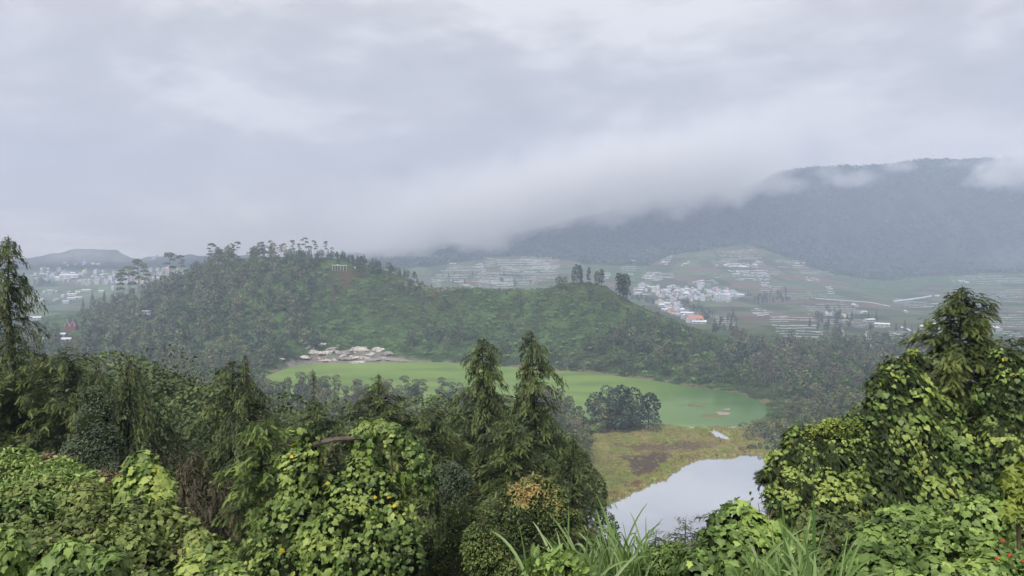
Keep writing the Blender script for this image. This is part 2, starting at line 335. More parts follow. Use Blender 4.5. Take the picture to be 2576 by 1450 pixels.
    col = np.concatenate([C.reshape(-1, 3), np.ones((nx*ny, 1))], 1)
    g = link('ground', make_mesh('ground', V, [Fq], m, col=col, smoothf=True)); tag(g, kind='structure')
ground()
# ------------------------------------------------------------------ water
def water():
    m, nt, N, L, o = new_mat('green_lake_water'); b = N.new('ShaderNodeBsdfPrincipled'); L.new(b.outputs[0], o.inputs[0]); tc = N.new('ShaderNodeTexCoord')
    mp = N.new('ShaderNodeMapping'); mp.inputs['Scale'].default_value = (.010, .022, 1); L.new(tc.outputs['Object'], mp.inputs[0])
    n = N.new('ShaderNodeTexNoise'); n.inputs['Scale'].default_value = 1; n.inputs['Detail'].default_value = 5; n.inputs['Distortion'].default_value = 1.2; L.new(mp.outputs[0], n.inputs['Vector'])
    rp = N.new('ShaderNodeValToRGB'); e = rp.color_ramp.elements; e[0].position = .40; e[0].color = (.125, .192, .058, 1); e[1].position = .60; e[1].color = (.182, .255, .072, 1)
    L.new(n.outputs[0], rp.inputs[0])
    at = N.new('ShaderNodeSeparateXYZ'); L.new(tc.outputs['Object'], at.inputs[0])   # the hill's reflection painted in as darker green at the eastern end
    mr = N.new('ShaderNodeMapRange'); mr.interpolation_type = 'SMOOTHSTEP'; mr.inputs[1].default_value = 55; mr.inputs[2].default_value = 150; L.new(at.outputs[0], mr.inputs[0])
    mx = N.new('ShaderNodeMix'); mx.data_type = 'RGBA'; mx.inputs[7].default_value = (.040, .092, .034, 1); L.new(rp.outputs[0], mx.inputs[6])
    mm = N.new('ShaderNodeMath'); mm.operation = 'MULTIPLY'; mm.inputs[1].default_value = .8; L.new(mr.outputs[0], mm.inputs[0]); L.new(mm.outputs[0], mx.inputs[0]); L.new(mx.outputs[2], b.inputs['Base Color'])
    b.inputs['Roughness'].default_value = .9; b.inputs['Specular IOR Level'].default_value = 0
    gl = N.new('ShaderNodeBsdfGlossy'); gl.inputs['Roughness'].default_value = .16; gl.inputs[0].default_value = (.75, .95, .7, 1); gm = N.new('ShaderNodeMixShader'); gm.inputs[0].default_value = .15; L.new(b.outputs[0], gm.inputs[1]); L.new(gl.outputs[0], gm.inputs[2]); L.new(gm.outputs[0], o.inputs[0])
    nb = N.new('ShaderNodeTexNoise'); nb.inputs['Scale'].default_value = .8; nb.inputs['Detail'].default_value = 3; L.new(tc.outputs['Object'], nb.inputs['Vector'])
    bm = N.new('ShaderNodeBump'); bm.inputs['Strength'].default_value = .15; bm.inputs['Distance'].default_value = .1; L.new(nb.outputs[0], bm.inputs['Height']); L.new(bm.outputs[0], b.inputs['Normal'])
    def sheet(name, x0, x1, y0, y1, mat):
        o = link(name, make_mesh(name, [[x0,y0,0],[x1,y0,0],[x1,y1,0],[x0,y1,0]], [np.array([[0,1,2,3]])], mat)); tag(o, kind='structure')
    sheet('lake_water', -330, 300, 385, 700, m)
    p, nt, N, L, o = new_mat('pond_water'); b = N.new('ShaderNodeBsdfPrincipled'); L.new(b.outputs[0], o.inputs[0])
    b.inputs['Base Color'].default_value = (.76, .77, .77, 1); b.inputs['Metallic'].default_value = .96; b.inputs['Roughness'].default_value = .03
    tc = N.new('ShaderNodeTexCoord'); nb = N.new('ShaderNodeTexNoise'); nb.inputs['Scale'].default_value = .5; nb.inputs['Detail'].default_value = 3; L.new(tc.outputs['Object'], nb.inputs['Vector'])
    bm = N.new('ShaderNodeBump'); bm.inputs['Strength'].default_value = .05; bm.inputs['Distance'].default_value = .1; L.new(nb.outputs[0], bm.inputs['Height']); L.new(bm.outputs[0], b.inputs['Normal'])
    sheet('pond_water', 10, 160, 150, 384.9, p)
water()
# ------------------------------------------------------------------ haze and low cloud
def volume_mat(name, col, dens, aniso=0.):
    m, nt, N, L, o = new_mat(name); v = N.new('ShaderNodeVolumePrincipled'); v.inputs['Color'].default_value = (*col, 1); v.inputs['Density'].default_value = dens
    v.inputs['Anisotropy'].default_value = aniso; L.new(v.outputs[0], o.inputs['Volume']); return m, N, L, v
def haze():
    m, N, L, v = volume_mat('haze', (.61, .71, .93), 3.1e-4)
    b = Bag(); b.box((0, 1850, 300), (9400, 3960, 640)); h = link('haze', b.mesh('haze', m)); tag(h, 'pale blue haze filling the whole valley', 'haze', kind='stuff')
haze()
# ================================================================== TREES OF THE MIDDLE DISTANCE
def bark_mat(): return plain('bark', (.055, .045, .036), nscale=3, c2=(.12, .10, .085))
BARK = bark_mat(); PALEBARK = plain('pale_bark', (.26, .24, .21), nscale=2, c2=(.15, .13, .11))
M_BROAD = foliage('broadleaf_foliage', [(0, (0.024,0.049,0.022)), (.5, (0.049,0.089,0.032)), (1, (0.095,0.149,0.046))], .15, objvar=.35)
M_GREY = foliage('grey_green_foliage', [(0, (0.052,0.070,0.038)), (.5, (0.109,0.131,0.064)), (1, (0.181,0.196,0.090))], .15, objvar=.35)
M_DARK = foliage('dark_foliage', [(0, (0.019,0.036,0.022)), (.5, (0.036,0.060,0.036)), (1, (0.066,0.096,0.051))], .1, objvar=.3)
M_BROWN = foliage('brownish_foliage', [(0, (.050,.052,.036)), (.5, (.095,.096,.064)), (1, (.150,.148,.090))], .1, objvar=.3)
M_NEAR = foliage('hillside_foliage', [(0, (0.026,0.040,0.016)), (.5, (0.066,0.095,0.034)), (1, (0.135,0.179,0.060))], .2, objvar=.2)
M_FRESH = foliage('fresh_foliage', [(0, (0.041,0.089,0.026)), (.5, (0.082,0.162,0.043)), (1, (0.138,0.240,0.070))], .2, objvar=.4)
QT = np.array([[-.5, -.1, 0], [0, -.5, .06], [.5, .05, 0], [.05, .55, -.08]]); QF = np.array([[0, 1, 2, 3]])
def cards(r, lobes, n, size, up=.35, jit=.36, cut=True, low=-.5):
    """leaf clumps spread over the skins of overlapping lobes"""
    lobes = np.asarray(lobes, float); c, R = lobes[:, :3], lobes[:, 3:6]
    w = (R[:, 0]*R[:, 2]+R[:, 0]*R[:, 1]); k = r.choice(len(lobes), n, p=w/w.sum())
    d = rand_dir(r, n); d[:, 2] = np.where(d[:, 2] < low, -d[:, 2]*r.random(n), d[:, 2]); d = norm(d)
    p = c[k]+d*R[k]*(1-.22*r.random((n, 1))**2); nn = norm(d/R[k])
    if cut:
        q = ((p[:, None]-c[None])/R[None]); ins = ((q**2).sum(-1) < .72).any(1); p, nn, k = p[~ins], nn[~ins], k[~ins]
    m = len(p); nn = norm(nn+[0, 0, up]+r.normal(size=(m, 3))*jit); R3 = frames(nn, rand_dir(r, m))
    V, Fc = inst(QT, QF, p, R3, size*r.uniform(.6, 1.4, m)); lt = r.uniform(-.2, .2, len(lobes))
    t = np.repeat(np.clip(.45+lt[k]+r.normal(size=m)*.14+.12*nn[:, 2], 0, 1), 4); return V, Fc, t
def lobeset(r, n, H, R, z0=.35, flat=.8, k=.5):
    L = []
    for i in range(n):
        a = r.uniform(0, 2*pi); h = z0+(1-z0)*((i+.5)/n); rr = R*(1-.75*((h-z0)/(1-z0))**1.6)*r.uniform(.25, .75)
        s = R*k*r.uniform(.7, 1.25); L.append([rr*cos(a), rr*sin(a), H*h-s*flat*.6, s, s, s*flat])
    return L
def trunk(b, r, H, rad, lean=.04, n=5, top=.8):
    z = np.linspace(-.6, H*top, 5); p = np.stack([np.cumsum(r.normal(size=5))*H*lean*.3, np.cumsum(r.normal(size=5))*H*lean*.3, z], 1); p[0, :2] = p[1, :2] = 0
    b.tube(p, np.linspace(rad, rad*.35, 5), n, 1, .5); return p
def limbs(b, r, tp, lobes, rad, n=5):
    for l in lobes[:n]:
        s = tp[2]*.5+tp[3]*.5; e = np.array(l[:3]); mid = (s+e)/2+[0, 0, -.05*abs(e[2]-s[2])]; b.tube([s, mid, e], [rad, rad*.7, rad*.3], 4, 1)
def t_broad(s, q=1., size=1., mat=None, bark=None, narrow=1.):
    r = RNG(s); H = 12*r.uniform(.85, 1.15); R = 4.6*r.uniform(.85, 1.15)*narrow; L = lobeset(r, 13, H, R); b = Bag()
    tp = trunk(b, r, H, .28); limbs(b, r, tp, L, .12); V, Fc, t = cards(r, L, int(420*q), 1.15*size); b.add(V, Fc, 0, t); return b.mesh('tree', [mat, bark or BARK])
def t_tall(s, q=1., size=1., mat=None, bark=None):
    r = RNG(s); H = 16*r.uniform(.9, 1.1); L = []
    for i in range(15):
        h = r.uniform(.38, 1); a = r.uniform(0, 2*pi); rr = 3.6*(1.25-h)*r.uniform(.3, 1); k = r.uniform(1.1, 1.9)
        L.append([rr*cos(a), rr*sin(a), H*h-k*.5, k*1.15, k*1.15, k*.8])
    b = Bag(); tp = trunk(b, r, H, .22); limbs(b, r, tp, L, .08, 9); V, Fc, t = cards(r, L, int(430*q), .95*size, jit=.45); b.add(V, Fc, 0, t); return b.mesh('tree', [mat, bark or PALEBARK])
def t_umbrella(s, q=1., size=1., mat=None, tiers=5):
    r = RNG(s); H = 20.; b = Bag(); tp = trunk(b, r, H, .22, .03, top=.93); L = []
    for i in range(tiers):
        h = 1-.42*(i/max(tiers-1, 1))**1.2; a = r.uniform(0, 2*pi); off = (0.4 if i == 0 else r.uniform(1.4, 3.3)); k = r.uniform(1.5, 2.3)*(1.15 if i == 0 else .8)
        c = np.array([off*cos(a)+tp[4][0], off*sin(a)+tp[4][1], H*h-k*.35]); L.append([*c, k*1.2, k*1.2, k*.62])
        s0 = tp[3]*.6+tp[4]*.4 if i < 2 else tp[3]; s0 = np.array([s0[0], s0[1], H*h-3.2]); b.tube([s0, (s0+c)/2+[0, 0, -.3], c], [.10, .07, .03], 4, 1)
    V, Fc, t = cards(r, L, int(520*q), .85*size, up=.5, jit=.5, low=-.3); b.add(V, Fc, 0, t); return b.mesh('tree', [mat, PALEBARK])
def t_conifer(s, q=1., size=1., mat=None, H=15., R=2.9):
    r = RNG(s); b = Bag(); trunk(b, r, H, .22, .01, top=.9); n = int(430*q)
    h = r.random(n)**.75; h = .1+.9*(1-h)[:]; a = r.uniform(0, 2*pi, n); tier = .78+.22*np.abs(np.sin(h*26+a*.5)); rr = R*(1-h)**.75*tier*(1-.3*r.random(n)**2)*(1+.25*np.sin(3*a+s+h*9))
    p = np.stack([rr*np.cos(a), rr*np.sin(a), H*h], 1); nn = norm(np.stack([np.cos(a), np.sin(a), .5+0*a], 1)+r.normal(size=(n, 3))*.5)
    V, Fc = inst(QT*[.7, 1.2, 1], QF, p, frames(nn, norm(np.stack([np.cos(a), np.sin(a), -.7+0*a], 1))), .95*size*r.uniform(.6, 1.3, n)*(1.1-.55*h))
    b.add(V, Fc, 0, np.repeat(np.clip(.45+r.normal(size=n)*.2, 0, 1), 4)); return b.mesh('tree', [mat, BARK])
def t_shrub(s, q=1., size=1., mat=None):
    r = RNG(s); L = [[r.normal()*1., r.normal()*1., r.uniform(.5, 1.6), *(np.array([1.3, 1.3, .95])*r.uniform(.6, 1.1))] for _ in range(6)]
    b = Bag(); V, Fc, t = cards(r, L, int(100*q), .75*size, jit=.6, low=0); b.add(V, Fc, 0, t); b.tube([[0, 0, -.4], [.1, 0, .9]], [.12, .05], 4, 1); return b.mesh('shrub', [mat, BARK])
def t_fern(s, q=1., size=1., mat=None):
    r = RNG(s); b = Bag(); H = r.uniform(2.6, 4.2); b.tube([[0, 0, -.4], [.1, 0, H*.5], [.05, .1, H]], [.16, .13, .1], 5, 1); n = int(13)
    for i in range(n):
        a = i*2*pi/n+r.normal()*.15; Lf = r.uniform(2., 2.7); el = r.uniform(.3, .75); u = np.linspace(0, 1, 6)
        x = Lf*u; z = H+Lf*(el*u-1.0*u**2); w = .48*np.sin(pi*np.clip(u*.9+.08, 0, 1)); d = np.array([cos(a), sin(a), 0]); sd_ = np.array([-sin(a), cos(a), 0])
        c = x[:, None]*d+np.stack([0*z, 0*z, z], 1); V = np.concatenate([c-sd_*w[:, None]+[0, 0, -.12], c+[0, 0, .06], c+sd_*w[:, None]+[0, 0, -.12]])
        k = np.arange(5); Fc = np.concatenate([np.stack([k, k+1, k+7, k+6], 1), np.stack([k+6, k+7, k+13, k+12], 1)]); b.add(V, Fc, 0, np.clip(.6+r.normal()*.2, 0, 1))
    return b.mesh('fern', [mat, BARK])
def t_bare(s, q=1., size=1., mat=None):
    r = RNG(s); b = Bag(); H = 12.; tp = trunk(b, r, H, .2, .08); n = int(60*min(q, 1.6))
    for i in range(n):
        h = r.uniform(.3, 1); a = r.uniform(0, 2*pi); s0 = np.array([0, 0, H*h*.85]); l = r.uniform(1.4, 4.2)*(1.2-h*.6); e = s0+[l*cos(a), l*sin(a), l*r.uniform(.2, .9)]
        b.tube([s0, (s0+e)/2+r.normal(size=3)*.25, e], [.06, .04, .012], 3, 1)
    L = lobeset(r, 9, H, 4.2); V, Fc, t = cards(r, L, int(150*q), .6*size, jit=.9, cut=False); b.add(V, Fc, 0, t); return b.mesh('tree', [mat, BARK])
def variants(f, n, s0, **k): return [f(s0+i*7, **k) for i in range(n)]
KINDS = {
 'broad': variants(t_broad, 3, 100, mat=M_BROAD), 'grey': variants(t_tall, 4, 200, mat=M_GREY), 'greyb': variants(t_broad, 3, 260, mat=M_GREY, narrow=.85, bark=PALEBARK), 'dark': variants(t_broad, 3, 300, mat=M_DARK),
 'brown': variants(t_tall, 3, 400, mat=M_BROWN), 'bare': variants(t_bare, 3, 500, mat=M_BROWN), 'conifer': variants(t_conifer, 3, 600, mat=M_DARK),
 'shrub': variants(t_shrub, 4, 700, mat=M_FRESH), 'dshrub': variants(t_shrub, 3, 750, mat=M_BROAD), 'fern': variants(t_fern, 3, 800, mat=M_FRESH), 'umbrella': variants(t_umbrella, 4, 900, mat=M_GREY),
 'broad2': variants(t_broad, 4, 130, q=3.2, size=.62, mat=M_BROAD), 'grey2': variants(t_tall, 4, 230, q=3.2, size=.6, mat=M_GREY), 'dark2': variants(t_broad, 4, 330, q=3.4, size=.6, mat=M_DARK),
 'greyb2': variants(t_broad, 3, 280, q=3.2, size=.62, mat=M_GREY), 'brown2': variants(t_tall, 3, 430, q=3, size=.6, mat=M_BROWN), 'bare2': variants(t_bare, 3, 530, q=2.2, size=.7, mat=M_BROWN), 'umb2': variants(t_umbrella, 3, 930, q=4, size=.55, mat=M_GREY, tiers=8),
 'shrub2': variants(t_shrub, 3, 730, q=3, size=.6, mat=M_GREY), 'dshrub2': variants(t_shrub, 3, 770, q=3, size=.6, mat=M_DARK)}
for k, v in KINDS.items():
    for me in v: me.name = {'sh': 'shrub', 'ds': 'shrub', 'fe': 'tree_fern', 'co': 'conifer'}.get(k[:2], 'forest_tree')
NAMES = {'broad': ('broadleaf_tree', 'tree'), 'grey': ('slender_tree', 'tree'), 'greyb': ('slender_tree', 'tree'), 'dark': ('dark_tree', 'tree'), 'brown': ('brownish_tree', 'tree'), 'bare': ('sparse_tree', 'tree'),
 'conifer': ('conifer', 'conifer'), 'shrub': ('shrub', 'shrub'), 'dshrub': ('shrub', 'shrub'), 'fern': ('tree_fern', 'tree fern'), 'umbrella': ('umbrella_tree', 'tree')}
FOREST = []   # (kind, variant, x, y, z, scale, rz, priority, where)
Rf = RNG(11)
def put(kind, x, y, s, where, z=None, pri=None, v=None):
    v = Rf.integers(len(KINDS[kind])) if v is None else v
    z = float(height(np.array([x]), np.array([y]))[0])-.1 if z is None else z
    FOREST.append([kind, int(v), x, y, z, s, Rf.uniform(0, 2*pi), pri if pri is not None else s/y, where])
Z_OLIVE = [(60,740),(420,690),(500,645),(700,630),(850,640),(850,665),(745,700),(715,735),(750,790),(780,850),(800,885),(720,935),(560,960),(0,960)]
Z_BRIGHT = [(760,830),(800,770),(900,745),(960,700),(1030,700),(1120,728),(1300,728),(1400,740),(1560,745),(1620,800),(1560,830),(1500,870),(1400,905),(1300,860),(1160,850),(1050,830),(980,895),(800,898)]
Z_DARKTOP = [(850,640),(960,660),(1040,690),(1070,710),(1000,705),(880,675),(740,690),(700,650)]
Z_RIM = [(1480,700),(1560,745),(1700,805),(1900,875),(2050,890),(2050,915),(1850,880),(1650,812),(1530,752),(1440,735)]
Z_PERG = [(820,665),(880,665),(885,730),(825,735)]
Z_FIELD = [(60,735),(190,725),(215,790),(205,850),(120,860),(60,850)]
def scatter_forest():
    sp = 3.3; xs = np.arange(-520, 560, sp); ys = np.arange(196, 975, sp); X, Y = np.meshgrid(xs, ys); X = (X+Rf.uniform(-.5, .5, X.shape)*sp).ravel(); Y = (Y+Rf.uniform(-.5, .5, Y.shape)*sp).ravel()
    Z = height(X, Y); px, py = proj(X, Y, Z); ok = (px > -140) & (px < 2720) & (Z > .42)
    cY = np.interp(px, _cp[:, 0], _cp[:, 2]); ok &= (Y < cY+16); X, Y, Z, px, py, cY = [q[ok] for q in (X, Y, Z, px, py, cY)]
    wob = (fbm(X/18, Y/18, 3)-.5)*50
    IN = lambda poly: inpoly(px+wob, py+wob*.6, poly)
    olive, bright, dtop, rim, perg, fld = IN(Z_OLIVE), IN(Z_BRIGHT), IN(Z_DARKTOP), inpoly(px, py, Z_RIM), inpoly(px, py, Z_PERG), IN(Z_FIELD)
    dl = sdpoly(X, Y, LAKE); dp = sdpoly(X, Y, POND); rocks = inpoly(px, py, [(700,935),(760,900),(800,880),(960,878),(1060,900),(1180,918),(1180,925),(760,935)])
    marsh = inpoly(px, py, [(1440,1290),(1480,1230),(1470,1150),(1480,1098),(1640,1072),(1880,1068),(1915,1092),(1925,1105),(2010,1140),(2200,1200),(2300,1600),(1400,1600)])
    n1 = fbm(X/26, Y/26, 19, 3); rnd = Rf.random(len(X)); rk = Rf.random(len(X)); cls = vn(X/13, Y/13, 29)
    hidden = (Y < 205)
    for i in range(len(X)):
        if rocks[i] or marsh[i] or hidden[i] or (150 < px[i] < 212 and 812 < py[i] < 905 and Y[i] > 470) or (352 < px[i] < 390 and 806 < py[i] < 850): continue
        x, y, z, p, q, u, k = X[i], Y[i], Z[i], px[i], py[i], rnd[i], rk[i]
        if min(dl[i], dp[i]) < 1.2: continue
        near = y < 450; sfx = '2' if near else ''
        if y < 560 and p < 1480:                       # flat wood on this side of the lake
            if dl[i] < 2: continue
            if u > (.15 if near else .12): continue
            if p < 620: kind = ['bare', 'grey', 'brown', 'broad'][int(k*4)] if p > 280 else ['grey', 'broad', 'brown', 'dark'][int(k*4)]
            else: kind = ['dark', 'grey', 'greyb', 'brown', 'grey'][int(k*5)]
            put(kind+sfx, x, y, Rf.uniform(.7, 1.2)*(1 if near else .95), 'near', z); continue
        if p > 1840 and y < 705:                          # wood right of the lake
            if dl[i] < 14 or dp[i] < 14:
                if u < .3: put('shrub2' if near else 'dshrub', x, y, Rf.uniform(.5, 1.), 'right', z)
                continue
            if u < .10: put((['brown', 'dark', 'greyb', 'grey', 'broad'][int(k*5)])+sfx if near else ['brown', 'dark', 'greyb', 'brown', 'broad'][int(k*5)], x, y, Rf.uniform(.5, 1.3), 'right', z)
            elif u < .32: put('dshrub', x, y, Rf.uniform(.7, 1.1), 'right', z)
            continue
        if fld[i] and y > 640:
            if u < .05: put(['broad', 'grey', 'dark'][int(k*3)], x, y, Rf.uniform(.5, .8), 'left', z)
            continue
        if perg[i]:
            if u < .15: put('dshrub', x, y, Rf.uniform(.4, .7), 'ridge', z)
            continue
        if y > cY[i]-6 and not dtop[i] and p > 880:
            if u < .35: put('dshrub' if k < .5 else 'shrub', x, y, Rf.uniform(.35, .75), 'rim', z)
            continue
        if rim[i]:
            if u < .22: put('shrub', x, y, Rf.uniform(.3, .6), 'rim', z)
            elif u < .3: put('dshrub', x, y, Rf.uniform(.4, .9), 'rim', z)
            continue
        if dtop[i]:
            if u < .26: put(['conifer', 'dark', 'conifer', 'broad'][int(k*4)], x, y, Rf.uniform(.5, .8), 'ridge', z)
        elif olive[i]:
            if u < .085: put(['greyb', 'grey', 'greyb', 'broad', 'greyb', 'dark', 'brown'][int((.6*k+.4*cls[i])*7) % 7], x, y, Rf.uniform(.65, 1.45), 'olive', z)
            elif u < .26: put('dshrub' if k < .7 else 'shrub', x, y, Rf.uniform(.7, 1.2), 'olive', z)
        elif bright[i]:
            if n1[i] > .56 and u < .13: put(['broad', 'dark', 'grey'][int(k*3)], x, y, Rf.uniform(.35, .65), 'ridge', z)
            elif u < .62: put('shrub' if cls[i] > .42 else 'dshrub', x, y, Rf.uniform(.45, 1.), 'slope', z)
            elif u < .66: put('fern', x, y, Rf.uniform(.7, 1.1), 'slope', z)
        else:
            a = .10 if n1[i] > .45 else .045
            if u < a: put(['dark', 'broad', 'greyb', 'dark', 'brown', 'broad'][int(k*6)], x, y, Rf.uniform(.4, 1.25), 'ridge', z)
            elif u < .5: put('shrub' if cls[i] > .55 else 'dshrub', x, y, Rf.uniform(.55, 1.2), 'slope', z)
            elif u < .53: put('fern', x, y, Rf.uniform(.8, 1.3), 'slope', z)
scatter_forest()
def top_at(kind, px, ptop, Y, where, wide=1., v=None, pri=9, H=None):
    """a tree standing on the ground at px, Y whose top reaches the height seen at ptop"""
    pt = P(px, ptop, Y); x = pt[0]; z = float(height(np.array([x]), np.array([float(Y)]))[0]); v = Rf.integers(len(KINDS[kind])) if v is None else v
    h = max(v2.co.z for v2 in KINDS[kind][v].vertices); s = max((pt[2]-z)/h, .25); put(kind, x, Y, s, where, z-.1, pri, v)
for px, pt, Y in [(530,611,862),(549,626,858),(573,633,852),(595,607,850),(640,618,846),(660,607,842),(680,604,848),(716,612,836),(736,603,832),(752,612,838),(768,597,834),(791,604,832),(820,606,826),(836,622,828),(428,634,880),(455,641,876),
                  (322,668,905),(345,651,900),(362,660,896),(306,682,900),(622,634,850),(700,622,842),(780,618,838)]:
    top_at('umbrella', px, pt, Y, 'crest')
for px, pt, Y in [(232,735,940),(262,732,946),(286,745,930),(208,752,935),(390,690,880),(498,655,862),(515,650,860),(480,665,868),(375,700,890),(405,698,884),(250,748,925)]: top_at('conifer', px, pt, Y, 'left')
for px, pt, Y in [(858,638,818),(880,640,816),(900,650,812),(918,655,812),(938,655,808),(950,668,806),(965,672,806),(985,680,800),(1000,688,800),(1015,693,798),(1050,700,790),(1062,706,788),(1085,712,780),(872,646,812),(910,645,815)]:
    top_at('conifer' if px % 2 else 'dark', px, pt, Y, 'ridge')
# column-shaped trees on the low crest
def t_column(s):
    r = RNG(s); b = Bag(); trunk(b, r, 14, .2, .01, top=.9); L = []
    for i in range(16):
        h = .3+.68*i/15; a = r.uniform(0, 2*pi); k = r.uniform(.8, 1.25)*(1 if h < .85 else .75); L.append([.5*cos(a), .5*sin(a), 14*h-k*.4, k, k, k*1.1])
    V, Fc, t = cards(r, L, 520, .75, jit=.6); b.add(V, Fc, 0, t); return b.mesh('tree', [M_DARK, BARK])
TALLCOL = [t_column(s) for s in (41, 42)]
for px, pt, Y, wd in [(1443,672,722,1.),(1452,666,722,1.2),(1460,668,722,.9),(1463,678,718,.8),(1481,673,720,1.),(1500,683,716,1.2),(1513,678,714,1.6),(1560,688,703,1.7),(1568,690,702,1.9),(1575,694,703,1.5)]:
    p0 = P(px, pt, Y); z = float(height(np.array([p0[0]]), np.array([float(Y)]))[0])-.2; o = link('crest_conifer', TALLCOL[px % 2], loc=(p0[0], Y, z)); s = (p0[2]-z)/14
    o.scale = (s*wd*1.1, s*wd*1.1, s); o.rotation_euler.z = px
    tag(o, {1:'dark columnar conifer in the group left of the low crest', 2:'dark columnar conifer of the close trio standing right on the low crest'}[1 if px < 1540 else 2], 'conifer', 'columnar conifers on the left of the low crest' if px < 1540 else 'columnar conifers on the right of the low crest')
# the dark trees on the lake's near shore, and the row along the near bank
for px, pt, Y, k in [(1500,985,384,'dark2'),(1530,968,381,'dark2'),(1560,966,378,'dark2'),(1590,972,380,'dark2'),(1632,985,380,'dark2'),(1510,1015,372,'dark2'),(1548,1005,370,'dark2'),(1600,1010,371,'dark2'),(1575,1030,366,'dark2')]: top_at(k, px, pt, Y, 'shore')
for px, pt, Y, k in [(1017,944,446,'umb2'),(1062,953,440,'umb2'),(1110,948,438,'umb2'),(1135,960,432,'umb2'),(905,963,440,'umb2'),(870,980,436,'grey2'),(940,975,430,'grey2'),(985,985,425,'dark2'),(1400,1000,400,'dark2'),(1425,1000,392,'grey2'),(1455,1020,385,'dark2'),(845,992,430,'dark2'),(800,1008,425,'dark2'),(760,1010,425,'grey2'),(1040,975,430,'dark2'),(1385,985,405,'grey2')]:
    top_at(k, px, pt, Y, 'bank')
for px, pt, Y, k in [(1420,1050,350,'dark2'),(1450,1070,330,'grey2'),(1400,1090,330,'dark2'),(1460,1110,315,'dark2'),(1430,1130,305,'dark2'),(1485,1100,340,'dark2'),(1465,1160,290,'dark2'),(1440,1185,275,'dark2'),(1420,1160,285,'broad2')]: top_at(k, px, pt, Y, 'bank')
for px, pt, Y in [(1650,1066,368),(1900,1062,372),(1920,1075,362),(1890,1085,355),(1935,1090,350),(1960,1100,340),(1920,1060,378),(1950,1070,370),(1975,1082,356)]: top_at('dshrub2' if px % 2 else 'shrub2', px, pt, Y, 'bank')
for px, pt, Y in [(1893,1118,338),(1912,1112,337),(1930,1120,335),(1950,1118,330),(1975,1122,326),(2000,1120,322)]: top_at('dshrub2' if px % 2 else 'dark2', px, pt, Y, 'bank')
WH = {'near': 'in the wood on the near side of the green lake', 'right': 'in the wood right of the green lake', 'left': 'on the flat land left of the round hill', 'ridge': 'on the upper slope of the ridge behind the lake', 'rim': 'along the bare crest of the ridge',
      'olive': 'in the wood on the left flank of the round hill', 'slope': 'on the slope between the green lake and the ridge crest', 'crest': 'on the skyline of the round hill', 'shore': 'in the dark clump on the near lake shore', 'bank': 'on the near bank beside the waters', 'hillside': 'part way down the near hillside'}
# taller trees a little way down the near hillside
KINDS['nearb'] = variants(t_broad, 2, 1100, q=50, size=.13, mat=M_NEAR); KINDS['neard'] = variants(t_broad, 2, 1150, q=50, size=.13, mat=M_NEAR, narrow=.8); KINDS['nearbare'] = variants(t_bare, 3, 1200, q=26, size=.15, mat=M_NEAR)
NAMES.update({'nearb': NAMES['greyb'], 'neard': NAMES['broad'], 'nearbare': NAMES['bare']})
for px, pt, Y, k in [(372,905,62,'nearbare'),(410,868,70,'nearbare'),(440,930,58,'nearb'),(470,905,66,'nearbare'),(505,955,56,'neard'),(335,930,60,'nearb'),(140,880,58,'nearb'),(262,885,64,'neard'),(660,985,60,'nearb'),(720,1012,58,'nearbare'),(745,1035,52,'neard'),(860,1010,60,'nearb'),(1105,990,62,'neard'),(1160,985,60,'nearbare'),(885,1050,50,'neard'),(600,1010,50,'nearb'),(430,1010,48,'neard'),(395,1040,45,'nearbare'),(1290,1000,58,'nearb'),(1400,1080,56,'neard'),(1040,1040,52,'nearb'),(60,920,55,'neard'),(200,960,50,'neard')]:
    top_at(k, px, pt, Y, 'hillside')
WH_ = 'part way down the near hillside'
LOOK = {'nearb': 'grey green leafy tree', 'neard': 'green leafy tree', 'nearbare': 'thinly leaved tree with pale twigs', 'broad': 'green broadleaf tree', 'grey': 'slender grey green tree', 'greyb': 'rounded grey green tree', 'dark': 'dark green tree', 'brown': 'brownish tree', 'bare': 'sparse pale stemmed tree', 'conifer': 'dark pointed conifer',
        'shrub': 'fresh green shrub', 'dshrub': 'dull green shrub', 'fern': 'arching tree fern', 'umbrella': 'tall thin tree with flat umbrella crown', 'umb': 'tree with flat layered crown'}
